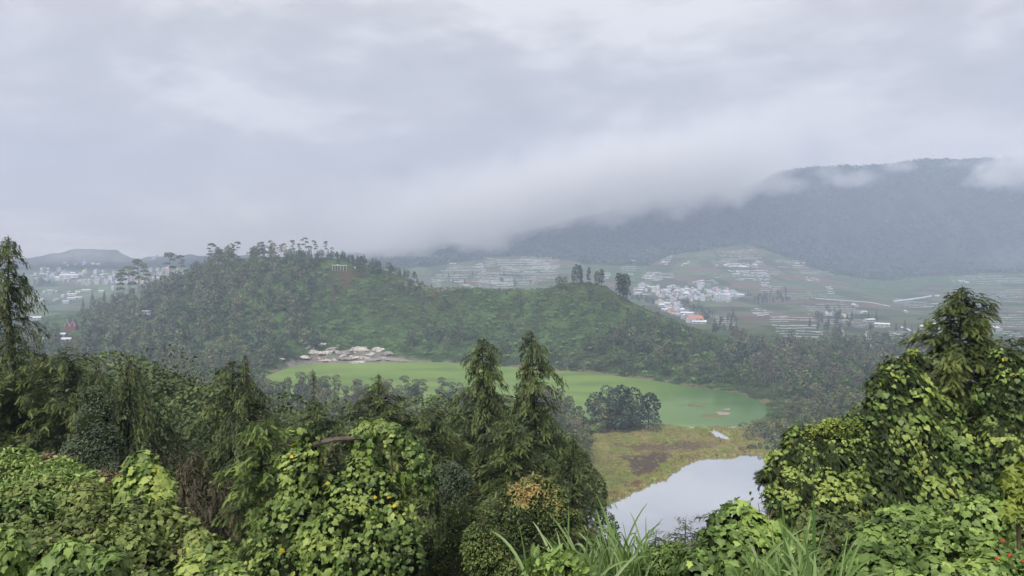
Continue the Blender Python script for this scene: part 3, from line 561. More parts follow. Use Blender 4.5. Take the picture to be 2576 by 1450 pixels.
def plant_forest():
    n = {}; rest = []
    lim = {'tree': 0, 'shrub': 150, 'tree fern': 60}
    FOREST.sort(key=lambda f: -f[7])
    caps = {'broadleaf_tree': 60, 'slender_tree': 70, 'dark_tree': 70, 'brownish_tree': 45, 'sparse_tree': 25, 'umbrella_tree': 40, 'conifer': 100, 'shrub': 150, 'tree_fern': 60}
    for f in FOREST:
        k = f[0].rstrip('2'); k = 'umbrella' if k == 'umb' else k; nm, cat = NAMES[k]
        if n.get(nm, 0) < caps[nm]:
            n[nm] = n.get(nm, 0)+1; o = link(nm, KINDS[f[0]][f[1]], loc=(f[2], f[3], f[4])); o.scale = (f[5],)*3; o.rotation_euler.z = f[6]
            tag(o, LOOK[f[0].rstrip('2')]+' '+WH[f[8]], cat, LOOK[f[0].rstrip('2')].replace('tree fern', 'treefern').replace('tree', 'trees').replace('treesfern', 'tree ferns').replace('shrub', 'shrubs').replace('conifer', 'conifers')+' '+WH[f[8]])
        else: rest.append(f)
    # everything else of the wood reads as one mass
    src = {}
    for k, vs in KINDS.items():
        for i, me in enumerate(vs):
            co = np.empty(len(me.vertices)*3, np.float32); me.vertices.foreach_get('co', co); ti = np.empty(len(me.vertices), np.float32); me.attributes['tint'].data.foreach_get('value', ti)
            q = np.empty(len(me.loops), np.int32); me.loops.foreach_get('vertex_index', q); mi = np.empty(len(me.polygons), np.int32); me.polygons.foreach_get('material_index', mi)
            src[k, i] = (co.reshape(-1, 3), q.reshape(-1, 4), ti, mi)
    for wood, sel in (('forest', lambda k: not k.startswith(('shrub', 'dshrub', 'fern'))), ('undergrowth', lambda k: k.startswith(('shrub', 'dshrub', 'fern')))):
        mats = [BARK, PALEBARK]; V = []; Fc = []; T = []; MI = []; nv = 0
        for f in rest:
            if not sel(f[0]): continue
            co, q, ti, mi = src[f[0], f[1]]; me = KINDS[f[0]][f[1]]
            for m in me.materials:
                if m not in mats: mats.append(m)
            lut = np.array([mats.index(m) for m in me.materials]); c, s = cos(f[6]), sin(f[6])
            R = np.array([[c, -s, 0], [s, c, 0], [0, 0, 1]])*f[5]; V.append(co@R.T+np.array(f[2:5])); Fc.append(q+nv); T.append(np.clip(ti+Rf.uniform(-.17, .17), 0, 1)); MI.append(lut[mi]); nv += len(co)
        me = make_mesh(wood, np.concatenate(V), [np.concatenate(Fc)], mats, tint=np.concatenate(T)); me.polygons.foreach_set('material_index', np.concatenate(MI).astype(np.int32)); me.update()
        tag(link(wood, me), kind='stuff'); print(wood, len(me.polygons), n)
plant_forest()

def marsh_grass():
    r = RNG(55); b = Bag(); x = r.uniform(20, 210, 60000); y = r.uniform(222, 396, 60000); z = height(x, y); px, py = proj(x, y, z); ok = (z > .12) & (px > 1400) & (px < 2250); x, y, z = x[ok], y[ok], z[ok]
    e = np.minimum(np.abs(sdpoly(x, y, POND)), np.abs(sdpoly(x, y, CHAN))); px, py = px[ok], py[ok]; wq = (fbm(x/4, y/4, 61, 3)-.5); brn = inpoly(px+wq*34, py+wq*20, [(1560,1150),(1640,1140),(1690,1143),(1672,1170),(1655,1195),(1625,1205),(1588,1195),(1590,1170)]) | inpoly(px+wq*34, py+wq*20, [(1550,1122),(1640,1116),(1740,1114),(1770,1122),(1720,1134),(1600,1134)]); keep = r.random(len(x)) < np.where(e < 7, 1., np.where(brn, .03, .26)); x, y, z, e = x[keep], y[keep], z[keep], e[keep]; n = len(x); h = np.where(e < 7, 1.25, .6)*r.uniform(.5, 1.3, n)
    a = r.uniform(0, pi, n); T = np.array([[-.45, 0, 0], [.45, 0, 0], [.6, .05, 1], [.1, 0, .6], [-.5, .05, .95]]); V = np.empty((n, 5, 3)); V[:, :, 0] = x[:, None]+T[None, :, 0]*np.cos(a)[:, None]*1.3; V[:, :, 1] = y[:, None]+T[None, :, 0]*np.sin(a)[:, None]*1.3; V[:, :, 2] = z[:, None]-.1+T[None, :, 2]*h[:, None]
    k = np.arange(n)[:, None]*5; b.add(V.reshape(-1, 3), np.concatenate([k+np.array([[0, 1, 3]]), k+np.array([[1, 2, 3]]), k+np.array([[0, 3, 4]])]), 0, np.repeat(np.clip(fbm(x/7, y/7, 5)*1.6-.35+r.normal(size=n)*.15, 0, 1), 5))
    tag(link('marsh_grass', b.mesh('marsh_grass', [foliage('marsh_grass', [(0, (.22,.16,.08)), (.35, (.38,.32,.13)), (.65, (.24,.27,.075)), (1, (.34,.40,.12))], .2)])), kind='stuff')
marsh_grass()

def far_forest():
    r = RNG(66); n = 26000; Y = r.uniform(2120, 3060, n); px = r.uniform(930, 2720, n); x = (px-CX)/F*Y; z = height(x, Y); p2, q2 = proj(x, Y, z)
    bd = np.interp(p2, [900,1100,1250,1420,1520,1600,1640,1700,1880,1960,2080,2150,2210,2240,2330,2576], [690,668,645,650,690,712,662,640,614,640,690,718,744,752,720,702]); k = (q2 < bd+4-np.abs(r.normal(size=n))*16) & (fbm(x/60, Y/90, 4, 3) > .36); x, Y, z = x[k], Y[k], z[k]; n = len(x)
    L = 4; o = r.normal(size=(n, L, 3))*[4, 4, 2.2]+[0, 0, 5]; p = (np.stack([x, Y, z], 1)[:, None]+o).reshape(-1, 3); m = len(p); nn = norm(r.normal(size=(m, 3))*.6+[0, -.4, .8]); V, Fc = inst(QT, QF, p, frames(nn, rand_dir(r, m)), 8*r.uniform(.6, 1.3, m))
    t = np.repeat(np.clip(np.repeat(np.clip(fbm(x/45, Y/80, 14, 3)*1.1-.15, 0, 1)+r.uniform(-.12, .12, n), L)+r.normal(size=m)*.1, 0, 1), 4); b = Bag(); b.add(V, Fc, 0, t); tag(link('far_forest', b.mesh('far_forest', [M_DARK])), kind='stuff')
far_forest()
# ================================================================== FIELDS, VILLAGES, ROCKS, CLOUD
def hit(px, py, y0=1000., y1=3300., step=6.):
    """where the line of sight through px,py meets the land"""
    px = np.atleast_1d(np.asarray(px, float)); py = np.atleast_1d(np.asarray(py, float)); Ys = np.arange(y0, y1, step)
    Q = P(px[:, None], py[:, None], Ys[None]); Z = height(Q[..., 0].ravel(), Q[..., 1].ravel()).reshape(Q.shape[:2]); below = Q[..., 2] <= Z
    i = np.where(below.any(1), below.argmax(1), len(Ys)-1); k = np.arange(len(px)); r = Q[k, i].copy(); r[:, 2] = Z[k, i]; return r
M_MULCH = plain('plastic_mulch', (.50, .52, .56), .35, .5); M_MULCH2 = plain('weathered_mulch', (.30, .31, .30), .6, .3)
def mulch():
    r = RNG(5); b = Bag()
    PT = [([(1656,655),(1694,640),(1683,669),(1659,669)],3.4,0),([(1710,669),(1721,658),(1740,659),(1721,669)],3.2,0),([(1608,701),(1627,686),(1645,688),(1672,701),(1654,709)],3.1,0),([(1815,663),(1920,658),(1945,705),(1848,706)],3.3,0),
      ([(1800,632),(1905,628),(1922,652),(1815,655)],4.,1),([(1910,712),(1936,712),(1949,728),(1915,728)],3.2,0),([(1745,709),(1796,704),(1812,716),(1769,720)],3.5,1),([(1880,779),(1910,777),(1947,787),(1907,801)],4.2,0),
      ([(1187,664),(1216,662),(1228,688),(1214,691)],3.8,0),([(1127,705),(1165,705),(1195,727),(1181,727)],3.6,0),([(1241,690),(1289,688),(1294,720),(1249,722)],4.2,1),([(1245,652),(1390,648),(1405,690),(1260,692)],5.5,1),([(1519,688),(1540,688),(1530,704),(1516,701)],3.4,0),
      ([(2000,655),(2029,655),(2027,671),(1989,671)],4.,0),([(2008,682),(2102,682),(2107,692),(2010,690)],3.4,1),([(2024,700),(2062,700),(2064,710),(2027,710)],3.,0),([(2070,720),(2094,720),(2102,739),(2080,739)],3.5,0),([(2052,738),(2080,742),(2082,751),(2058,750)],3.2,1),
      ([(2248,752),(2302,749),(2285,768),(2242,767)],3.6,1),([(2312,777),(2339,764),(2364,763),(2350,774)],3.6,0),([(2172,836),(2183,833),(2213,876),(2199,881),(2178,868)],4.2,0),([(2102,817),(2118,817),(2129,847),(2116,847)],4.4,0),([(2194,822),(2228,820),(2226,828),(2190,828)],3.4,0),
      ([(2480,735),(2576,725),(2576,760),(2500,762)],4.,1),([(2440,790),(2576,785),(2576,850),(2470,842)],6,1),([(2380,700),(2470,690),(2576,700),(2576,712),(2400,716)],4.5,1),([(2010,770),(2120,760),(2180,790),(2060,800)],6,1),([(1930,800),(2040,790),(2080,850),(1960,850)],7,1),
      ([(1780,790),(1860,800),(1850,830),(1800,815)],6,1),([(2230,835),(2330,830),(2330,878),(2250,876)],5.5,1),([(1960,740),(2040,735),(2050,752),(1970,756)],4,1),([(1560,668),(1600,650),(1600,690),(1560,700)],5,1),([(1090,690),(1130,672),(1180,680),(1180,700),(1100,712)],5,1),([(2240,838),(2300,842),(2330,852),(2260,852)],4,0),([(2110,850),(2165,846),(2170,860),(2120,862)],4,1)]
    for i in range(52):
        lf = i < 16; x = r.uniform(1090, 1440) if lf else r.uniform(1600, 2560); y = r.uniform(655, 715) if lf else r.uniform(650, 872); bd = np.interp(x, [1600,1700,1880,1960,2080,2150,2240,2576], [715,645,622,645,695,722,760,710])
        if not lf and (y < bd+4 or (1630 < x < 1900 and 705 < y < 830) or y > 840 and x < 1950): continue
        w = r.uniform(12, 46); h = r.uniform(7, 26); k = r.uniform(-.3, .3)*w; PT.append(([(x-w+k, y-h/2), (x+w+k, y-h/2), (x+w-k, y+h/2), (x-w-k, y+h/2)], r.uniform(3, 5), 1))
    for poly, st, m in PT:
        pl = np.array(poly, float); y = pl[:, 1].min()+1
        while y < pl[:, 1].max():
            xs = np.arange(pl[:, 0].min(), pl[:, 0].max()+1, 3.); ok = inpoly(xs, np.full(len(xs), y), pl); a = xs[ok]
            if len(a) > 2 and r.random() < .93:
                a = a[int(r.integers(0, 2)):]; yy = y+np.sin(a*.05+y)*.7+(a-a[0])*.012; w = (st*.33 if m == 0 else st*.26)*r.uniform(.6, 1.15)*(1+.2*r.random())
                if len(a) > 2:
                    q0 = hit(a, yy-w/2, 800); q1 = hit(a, yy+w/2, 800); q0[:, 2] += .45; q1[:, 2] += .45; n = len(a); k = np.arange(n-1); keep = (np.abs(q0[1:, 1]-q0[:-1, 1]) < 60) & (r.random(n-1) > .06); k = k[keep]
                    if len(k): b.add(np.concatenate([q0, q1]), np.stack([k, k+1, k+n+1, k+n], 1), m)
            y += st*r.uniform(.85, 1.15)
    for pts, w in [([(2266,824),(2280,828),(2296,836)],4),([(2258,883),(2285,885),(2304,887)],3.5),([(2248,759),(2280,755),(2320,750),(2345,745)],3.4),([(2352,745),(2366,745)],3.4),([(1742,712),(1775,705)],2),([(2178,886),(2250,884)],2.5),([(2410,706),(2440,712)],2.5),([(2050,752),(2190,762),(2240,772)],1.6),([(1130,664),(1150,664)],2),([(1520,740),(1640,742)],1.6)]:
        p = np.array(pts, float); a = np.arange(p[0, 0], p[-1, 0], 3.); yy = np.interp(a, p[:, 0], p[:, 1]); q0 = hit(a, yy-w/2, 760); q1 = hit(a, yy+w/2, 760); q0[:, 2] += .5; q1[:, 2] += .5; n = len(a); k = np.arange(n-1); b.add(np.concatenate([q0, q1]), np.stack([k, k+1, k+n+1, k+n], 1), 0)
    tag(link('field_rows', b.mesh('field_rows', [M_MULCH, M_MULCH2])), kind='stuff')
mulch()
WALLS = [plain('wall_'+n, c, .8, .2) for n, c in (('white', (.50, .50, .53)), ('cream', (.58, .52, .40)), ('pink', (.52, .36, .36)), ('grey', (.34, .35, .37)), ('lilac', (.42, .38, .52)))]
ROOFS = [plain('roof_'+n, c, .6, .3) for n, c in (('metal', (.38, .40, .44)), ('grey', (.24, .25, .27)), ('rust', (.30, .13, .09)), ('white', (.58, .59, .62)), ('blue', (.16, .24, .40)))]
WIN = plain('window_glass', (.03, .035, .05), .3, .5)
def windows(b, w, d, h, n, s=2, z0=1.2):
    for i in range(n):
        x = -w/2+w*(i+.5)/n; b.box((x, -d/2-.03, z0+.5), (w/n*.45, .12, 1.1), s)
def house_gable(w, d, h, rh, wall, roof, name='house'):
    b = Bag(); b.box((0, 0, h/2-.5), (w, d, h+1), 0); e = .5; x, y = w/2+e, d/2+e
    V = [[-x,-y,h-.25],[x,-y,h-.25],[x,0,h+rh],[-x,0,h+rh],[-x,y,h-.25],[x,y,h-.25]]; b.add([[-x,-y,h+.02],[x,-y,h+.02],[x,0,h+rh],[-x,0,h+rh],[x,y,h+.02],[-x,y,h+.02]], [[0,1,2,3],[3,2,4,5]], 1)
    b.add([[-w/2,-d/2,h],[-w/2,d/2,h],[-w/2,0,h+rh*.9],[w/2,-d/2,h],[w/2,d/2,h],[w/2,0,h+rh*.9]], [[0,1,2],[3,5,4]], 0); windows(b, w, d, h, 3)
    if h > 4.5: windows(b, w, d, h, 3, z0=4)
    return b.mesh(name, [wall, roof, WIN])
def house_flat(w, d, st, wall, roof, name='house'):
    b = Bag(); h = 3.1*st; b.box((0, 0, h/2-.5), (w, d, h+1), 0); b.box((0, 0, h+.15), (w+.5, d+.5, .3), 1); b.box((w*.2, d*.1, h+1.2), (w*.3, d*.35, 2), 0)
    for s in range(st): windows(b, w, d, h, 4, z0=3.1*s+1)
    return b.mesh(name, [wall, roof, WIN])
HS = [('white walled house with pale metal roof', house_gable(11, 8, 4, 2.2, WALLS[0], ROOFS[0])), ('low shed like house with long white roof', house_gable(19, 8, 3.2, 1.5, WALLS[3], ROOFS[3])), ('cream house with rust red roof', house_gable(11, 8, 5, 2.4, WALLS[1], ROOFS[2])),
      ('white two storey flat roofed house', house_flat(10, 8, 2, WALLS[0], ROOFS[3])), ('pink walled house with grey roof', house_gable(10, 7, 5.5, 2, WALLS[2], ROOFS[1])), ('grey walled house with white roof', house_gable(9, 7, 3.6, 2, WALLS[3], ROOFS[3])),
      ('pale three storey flat roofed house', house_flat(11, 9, 3, WALLS[0], ROOFS[0])), ('lilac house with blue metal roof', house_gable(10, 8, 4.5, 2, WALLS[4], ROOFS[4])), ('small dull house with dark grey roof', house_gable(9, 7, 3.4, 1.8, WALLS[3], ROOFS[1]))]
def village():
    r = RNG(77)
    for wh, poly, n, y0, wts, gap in [('in the far village on the left', [(84,690),(110,676),(170,686),(230,684),(300,688),(330,680),(400,676),(470,680),(500,700),(420,712),(300,716),(230,722),(160,712),(100,706),(84,702)], 150, 1300, [5,3,3,3,1,3,2,.5,3], 3.4),
        ('in the far village right of the ridge', [(1640,735),(1690,722),(1740,728),(1800,728),(1850,732),(1888,742),(1860,750),(1830,762),(1790,758),(1740,760),(1700,758),(1660,750)], 125, 1000, [5,2,1.5,1.5,2,3,1,1,5], 2.7),
        ('in the lower arm of the right village', [(1645,764),(1690,758),(1730,776),(1752,795),(1778,815),(1760,822),(1730,812),(1700,796),(1665,780)], 58, 900, [4,2,1.5,1.5,2,3,1.5,1.5,4], 3.),
        ('in the hamlet left of the right village', [(1596,724),(1640,716),(1662,722),(1660,738),(1600,744)], 13, 1000, [4,4,1,1,.5,3,1,0,1], 5),
        ('on the hillside above the left village', [(160,662),(210,662),(250,668),(200,672),(160,670)], 7, 2000, [3,2,0,1,0,2,0,0,1], 8), ('below the tower block far left', [(340,640),(390,640),(400,655),(345,655)], 6, 2000, [3,2,0,1,0,2,0,0,1], 8),
        ('on the fields before the left village', [(95,735),(180,730),(200,752),(180,765),(100,765)], 9, 900, [2,5,0,0,0,3,0,0,1], 9),
        ('among the valley fields on the right', [(2090,765),(2250,775),(2380,800),(2480,810),(2560,830),(2300,840),(2140,828),(2080,800)], 16, 900, [2,5,.5,0,0,3,0,0,1], 22)]:
        pl = np.array(poly, float); got = []; x0, ya = pl.min(0); x1, yb = pl.max(0); t = 0
        while len(got) < n and t < 6000:
            t += 1; x, y = r.uniform(x0, x1), r.uniform(ya, yb)
            if not inpoly(np.array([x]), np.array([y]), pl)[0]: continue
            if any(abs(x-a) < gap*1.5 and abs(y-c) < gap*.55 for a, c in got): continue
            got.append((x, y))
        q = hit([g[0] for g in got], [g[1] for g in got], y0); w = np.array(wts, float)
        for p in q:
            k = r.choice(len(HS), p=w/w.sum()); o = link('house', HS[k][1], loc=tuple(p+[0, 0, .1])); o.rotation_euler.z = r.choice([0, pi/2, .4, -.5])+r.normal()*.15; s = r.uniform(.7, 1.05); o.scale = (s, s, s*r.uniform(.9, 1.2)); tag(o, HS[k][0]+' '+wh, 'house', HS[k][0].replace('house', 'houses')+' '+wh)
village()
def spot(px, py, y0=800.): p = hit([px], [py], y0)[0]; return tuple(p)
def special():
    def put1(name, me, px, py, label, cat, rz=0, y0=800., s=1.): o = link(name, me, loc=spot(px, py, y0)); o.rotation_euler.z = rz; o.scale = (s,)*3; tag(o, label, cat); return o
    yel = plain('dome_yellow', (.62, .50, .12), .4, .5); red = plain('red_paint', (.20, .065, .06), .7, .2); wt = WALLS[0]; orange = plain('orange_roof', (.42, .19, .11), .7, .2); W3 = ROOFS[3]
    p = spot(212, 694, 1400); t = thing('mosque', p, 'mosque with yellow dome and white minaret in the far left village', 'mosque')
    def pt(n, bg, m): return link(n, bg.mesh(n, m), t)
    b = Bag(); b.box((0, 0, 3.5), (20, 16, 8)); windows(b, 20, 16, 8, 5, 1, 2); pt('walls', b, [wt, WIN]); b = Bag(); b.box((0, 0, 7.8), (21, 17, .6)); pt('roof', b, [ROOFS[1]])
    b = Bag(); V, Fc = ICO0; b.add(V*[4.6, 4.6, 5.4]+[0, 0, 9.5], Fc); b.tube([[0, 0, 14], [0, 0, 17]], [.5, .08], 6); pt('dome', b, [yel]); b = Bag(); b.tube([[8, -5, 0], [8, -5, 16], [8, -5, 16.1], [8, -5, 18], [8, -5, 20]], [1.2, 1., 1.7, .9, .1], 8); pt('minaret', b, [wt])
    b = Bag(); b.box((0, 0, 9), (26, 18, 20)); b.box((-4, 0, 20), (12, 16, 5)); b.box((9, -2, 19), (3, 3, 6)); 
    for s in range(4): windows(b, 24, 18, 8, 5, 1, 3+4*s)
    put1('tower_block', b.mesh('tower_block', [WALLS[3], WIN]), 371, 634, 'grey tower block standing alone on the crest of the far left hill', 'building', y0=2200)
    put1('villa', house_gable(22, 12, 6, 4.5, WALLS[1], orange), 1747, 812, 'cream villa with orange roof at the lower tip of the right hand village', 'house', .2, 900)
    put1('tall_house', house_flat(22, 14, 4, wt, W3), 1812, 757, 'big white four storey building in the right hand village', 'building', .2, 1000)
    put1('tall_house', house_flat(16, 10, 3, wt, W3), 1762, 722, 'white building standing above the rest of the right hand village', 'building', 0, 1000)
    put1('tall_house', house_flat(15, 10, 3, wt, W3), 1614, 724, 'blocky white building in the hamlet near the crest conifers', 'building', 0, 1000)
    put1('long_hall', house_gable(48, 14, 7, 3, wt, W3), 176, 700, 'long white hall in the middle of the far left village', 'building', 0, 1300)
    put1('yellow_house', house_flat(14, 9, 2, WALLS[1], W3), 147, 706, 'cream yellow house at the left edge of the far left village', 'house', 0, 1300)
    put1('white_block', house_flat(14, 9, 3, wt, W3), 222, 714, 'white block at the lower edge of the far left village', 'building', 0, 1300)
    for px, py, w, lab in [(197,738,11,'cream house among the sheds before the left village'),(218,734,20,'long white roofed shed right of the cream house before the left village'),(256,736,12,'pale green walled shed behind the dark conifers on the left'),(182,744,22,'low white greenhouse nearest the cream house on the left'),(181,754,18,'lowest of the white greenhouses left of the dark conifers'),(291,748,13,'white roofed shed right of the dark conifers on the left'),(102,757,16,'white greenhouse beside the tall left cypress'),(285,730,6,'narrow white tank house before the left village')]:
        put1('shed', house_gable(w, 7, 3.2 if w > 6 else 8, 1.6, WALLS[1] if 'cream' in lab else wt, W3), px, py, lab, 'shed', r0.normal()*.1, 800)
    # twin gabled red house among the trees
    p = hit([181], [832], 500)[0]; t = thing('gabled_house', tuple(p), 'red house with two steep white edged gables among the trees on the left', 'house')
    b = Bag(); b.box((0, 0, 2.2), (11, 7, 5.4)); pt('walls', b, [red]); b = Bag(); g = Bag(); wb = Bag()
    for x in (-2.8, 2.8):
        b.add([[x-2.9,-3.6,4.9],[x+2.9,-3.6,4.9],[x,-3.6,12],[x-2.9,3.6,4.9],[x+2.9,3.6,4.9],[x,3.6,12]], [[0,1,2],[3,5,4]]); b.add([[x-2.9,-3.6,4.9],[x,-3.6,12],[x,3.6,12],[x-2.9,3.6,4.9],[x+2.9,-3.6,4.9],[x+2.9,3.6,4.9]], [[0,1,2,3],[1,4,5,2]])
        g.tube([[x-3,-3.75,4.7],[x,-3.75,12.2],[x+3,-3.75,4.7]], .38, 4); wb.box((x, -3.68, 6.5), (1.5, .1, 2.2))
    pt('gables', b, [plain('pale_red', (.22, .12, .115), .7, .2)]); pt('gable_trim', g, [wt]); pt('window', wb, [WIN])
    o = link('hill_shelter', house_gable(9, 6, 2.6, .8, wt, W3), loc=tuple(hit([371], [808], 500)[0]+[0, 0, 6])); tag(o, 'white roofed shelter peeking out of the wood on the left flank of the hill', 'shelter')
    for px, py in [(92,806),(150,850),(163,862),(100,862),(228,858)]:
        o = link('shed', HS[1][1], loc=tuple(hit([px], [py], 500)[0])); tag(o, 'white roofed shed half hidden in the trees at the left foot of the hill', 'shed', 'sheds hidden in the trees at the left foot of the hill'); o.scale = (.7, .7, 1)
    # white pergola on the round hill
    p = hit([854], [683], 700, 900, 1)[0]; t = thing('pergola', tuple(p), 'white pergola of slim posts on the shoulder of the round hill', 'pergola')
    for i, x in enumerate((-7.4, -4.6, -1.8, 1.2, 4.2, 7.4)):
        b = Bag(); b.box((x, 0, 2.6), (.32, .32, 7)); pt('post', b, [wt]); 
    b = Bag(); b.box((-4.6, 0, 6.2), (6.4, 1.2, .7)); b.box((2.9, .1, 5.9), (10.4, 1.2, .7)); b.box((-1.8, .1, 6.7), (3, 1.1, .5)); pt('beam', b, [wt])
    for px, py, lab in [(893,680,'small white sign right of the pergola'),(778,672,'white post on the hill left of the pergola')]:
        b = Bag(); b.box((0, 0, 1.2), (.3, .3, 2.6)); b.box((0, -.2, 2.6), (1.6, .2, 1.6), top=.6); o = link('sign', b.mesh('sign', [wt]), loc=tuple(hit([px], [py], 700, 900, 1)[0])); tag(o, lab, 'sign')
r0 = RNG(1)
def _ico(sub):
    import bmesh
    bm = bmesh.new(); bmesh.ops.create_icosphere(bm, subdivisions=sub, radius=1); V = np.array([v.co[:] for v in bm.verts]); Fc = np.array([[v.index for v in f.verts] for f in bm.faces]); bm.free(); return V, Fc
ICO0 = _ico(2)
def thing(name, loc, label, cat, group=None):
    o = bpy.data.objects.new(name, None); COL.objects.link(o); o.location = loc; o.empty_display_size = .3; return tag(o, label, cat, group)
special()
def rocks():
    M = plain('pale_rock', (.26, .225, .20), .9, .2, nscale=.35, c2=(.56, .52, .48), bump=.5); MG = plain('grey_rock', (.17, .15, .14), .95, .1, nscale=.4, c2=(.30, .27, .25), bump=.5); V0, F0 = _ico(3)
    MI_ = plain('pinkish_rock', (.24, .18, .15), .9, .2, nscale=1, c2=(.34, .27, .23))
    def rk(px, py, Y, w, h, mat, seed, label, group=None, name='rock', flat=1.):
        r = RNG(seed); V = V0.copy(); n = (fbm(V[:, 0]*1.6+seed, V[:, 2]*1.9+V[:, 1]*1.3, seed, 4)-.5); V = V*(1+n[:, None]*1.1); V = V+np.abs(n)[:, None]*V*.8; V[:, 2] -= .25; p = P(px, py, Y); z = gzz(p[0], Y)
        o = link(name, make_mesh(name, V*[w/2, w/2.4, h*.62], [F0], mat, tint=np.zeros(len(V))), loc=(p[0], Y, z if z > .1 else 0)); o.rotation_euler.z = r.uniform(-.4, .4); tag(o, label, 'rock', group)
    G1, G2 = 'bare rocks along the far shore of the green lake', 'grey rocks along the far shore of the green lake'
    L1, L2 = 'pale bare rock on the far shore of the green lake', 'dull grey rock on the far shore of the green lake'
    for i, (px, py, w, h) in enumerate([(706,921,6,1.2),(764,912,10,2),(781,897,8,4),(790,905,9,3.2),(808,888,9,2.6),(805,905,10,2.4),(823,903,8,3.4),(818,911,12,1.4),(845,910,8,1.4),(895,906,9,1.8),(907,890,13,4.6),(915,906,9,2.),(930,901,7,2),(947,890,9,4),(962,890,6,2.6),(884,893,5,2),(900,913,12,1.)]):
        Y = at0(px, max(py+3, 912))[1]+(915-py)*.9+3 if py < 912 else at0(px, py)[1]+3; rk(px, py, Y, w, h, M, 10+i, L1 if i != 10 else 'largest pale rock on the far shore, right of the rock fall', G1 if i != 10 else None)
    rr = RNG(8)
    for i in range(34):
        px = rr.uniform(745, 975); py = rr.uniform(886, 913); Y = at0(px, 912)[1]+(915-py)*.9+3; w = rr.uniform(2, 5.5); rk(px, py, Y, w, w*rr.uniform(.3, .6), M if rr.random() < .65 else MG, 200+i, 'small broken rock scattered over the far shore of the green lake', 'small rocks scattered over the far shore')
    for i, (px, py, w, h) in enumerate([(835,897,12,3),(868,900,16,3.4),(870,910,16,2),(930,911,14,1.8),(960,908,16,2),(985,910,16,1.6),(975,899,10,3),(1010,912,14,1.2)]): rk(px, py, at0(px, 912)[1]+(915-py)*.9+4, w, h, MG, 60+i, L2, G2)
    for i, (x0, x1, py, lab) in enumerate([(1734,1778,1020,'long flat brown mat floating in the green lake, leftmost of the islets'),(1760,1816,1047,'longest brown islet in the green lake, nearest the marsh'),(1804,1837,1041,'pale pinkish flat rock in the right end of the green lake'),(1820,1836,1030,'smallest pale rock in the right end of the green lake')]):
        p = at0((x0+x1)/2, py); rk((x0+x1)/2, py, p[1], (x1-x0)*p[1]/F*1.05, .5 if i < 2 else .6, [plain('reed_mat', (.17, .13, .07), .95, .1, nscale=1, c2=(.11, .14, .05)), None][0] if i < 2 else MI_, 90+i, lab, None, 'islet')
def gzz(x, y): return float(height(np.array([float(x)]), np.array([float(y)]))[0])
rocks()
def valley_trees():
    r = RNG(31); MC = [t_conifer(900+i, .5, 1.5, M_DARK, H=15, R=2.6) for i in range(2)]+[t_broad(950+i, .35, 1.6, M_DARK) for i in range(2)]
    for wh, poly, n, y0 in [('standing in rows among the valley fields on the right', [(2050,790),(2110,775),(2150,800),(2140,850),(2060,850),(2030,820)], 34, 850), ('on the wooded knoll right of the right hand village', [(1880,745),(1980,738),(1985,760),(1900,768)], 40, 1100), ('in the gap between the two arms of the right hand village', [(1690,752),(1770,770),(1800,800),(1780,812),(1740,785)], 24, 950),
        ('on the low ground just beyond the ridge end', [(1830,800),(1850,790),(1860,840),(1790,835)], 16, 850), ('behind the ridge on the far right fields', [(2160,800),(2300,810),(2500,830),(2400,860),(2200,850)], 22, 850), ('at the left end of the far left village', [(84,712),(110,700),(128,712),(125,726),(90,726)], 22, 1300), ('below the far village, before the fields', [(1480,715),(1640,760),(1660,775),(1560,745)], 22, 1000), ('along the field edges left of the crest conifers', [(1080,700),(1140,690),(1400,700),(1400,722),(1150,725)], 14, 1000)]:
        pl = np.array(poly, float); c = []
        while len(c) < n:
            x, y = r.uniform(*np.sort(pl[:, 0])[[0, -1]]), r.uniform(*np.sort(pl[:, 1])[[0, -1]])
            if inpoly(np.array([x]), np.array([y]), pl)[0]: c.append((x, y))
        q = hit([k[0] for k in c], [k[1] for k in c], y0)
        for p in q:
            k = int(r.integers(4)); o = link('valley_tree', MC[k], loc=tuple(p-[0, 0, .3])); o.scale = (r.uniform(.6, 1.1),)*3; o.rotation_euler.z = r.uniform(0, 6); lk = 'dark pointed tree' if k < 2 else 'dark rounded tree'; tag(o, lk+' '+wh, 'tree', lk.replace('tree', 'trees')+' '+wh)
    for px, pt, pb, lab in [(2233,846,880,'lone dark tree standing before the white field strips on the right'),(1800,812,850,'dark tree just behind the dropping end of the ridge')]:
        p = hit([px], [pb], 760)[0]; o = link('valley_tree', MC[2], loc=tuple(p)); h = (zpy(pt, p[1])-p[2])/12; o.scale = (h*.9, h*.9, h); tag(o, lab, 'tree')
    # trees on the skyline of the mountain
    big = t_broad(99, .6, 1.5, M_DARK)
    xs = list(range(1900, 2330, 7)); q = []
    for x in xs:
        Ys = np.arange(2700, 3250, 10.); Q = P(np.full(len(Ys), float(x)), 400, Ys); Z = height(Q[:, 0], Ys); e = (Z-CAMZ)/Ys; k = e.argmax(); q.append((Q[k, 0], Ys[k], Z[k]))
    for i, p in enumerate(q):
        if r.random() < .25: continue
        o = link('skyline_tree', MC[int(r.integers(2, 4))], loc=(p[0], p[1], p[2]-3)); s = r.uniform(.5, 1.2); o.scale = (s*1.3, s*1.3, s); tag(o, 'tiny tree on the skyline of the mountain left of the lone big tree', 'tree', 'trees on the skyline of the mountain')
    for px, s, lab in [(2440, 2.1, 'lone big tree on the skyline of the mountain'), (2352, .7, 'small lone tree left of the big one on the skyline')]:
        Ys = np.arange(2700, 3250, 10.); Q = P(np.full(len(Ys), float(px)), 400, Ys); Z = height(Q[:, 0], Ys); k = ((Z-CAMZ)/Ys).argmax(); o = link('skyline_tree', big, loc=(Q[k, 0], Ys[k], Z[k]-9*s)); o.scale = (s*1.1, s*1.1, s*1.05); tag(o, lab, 'tree')
valley_trees()
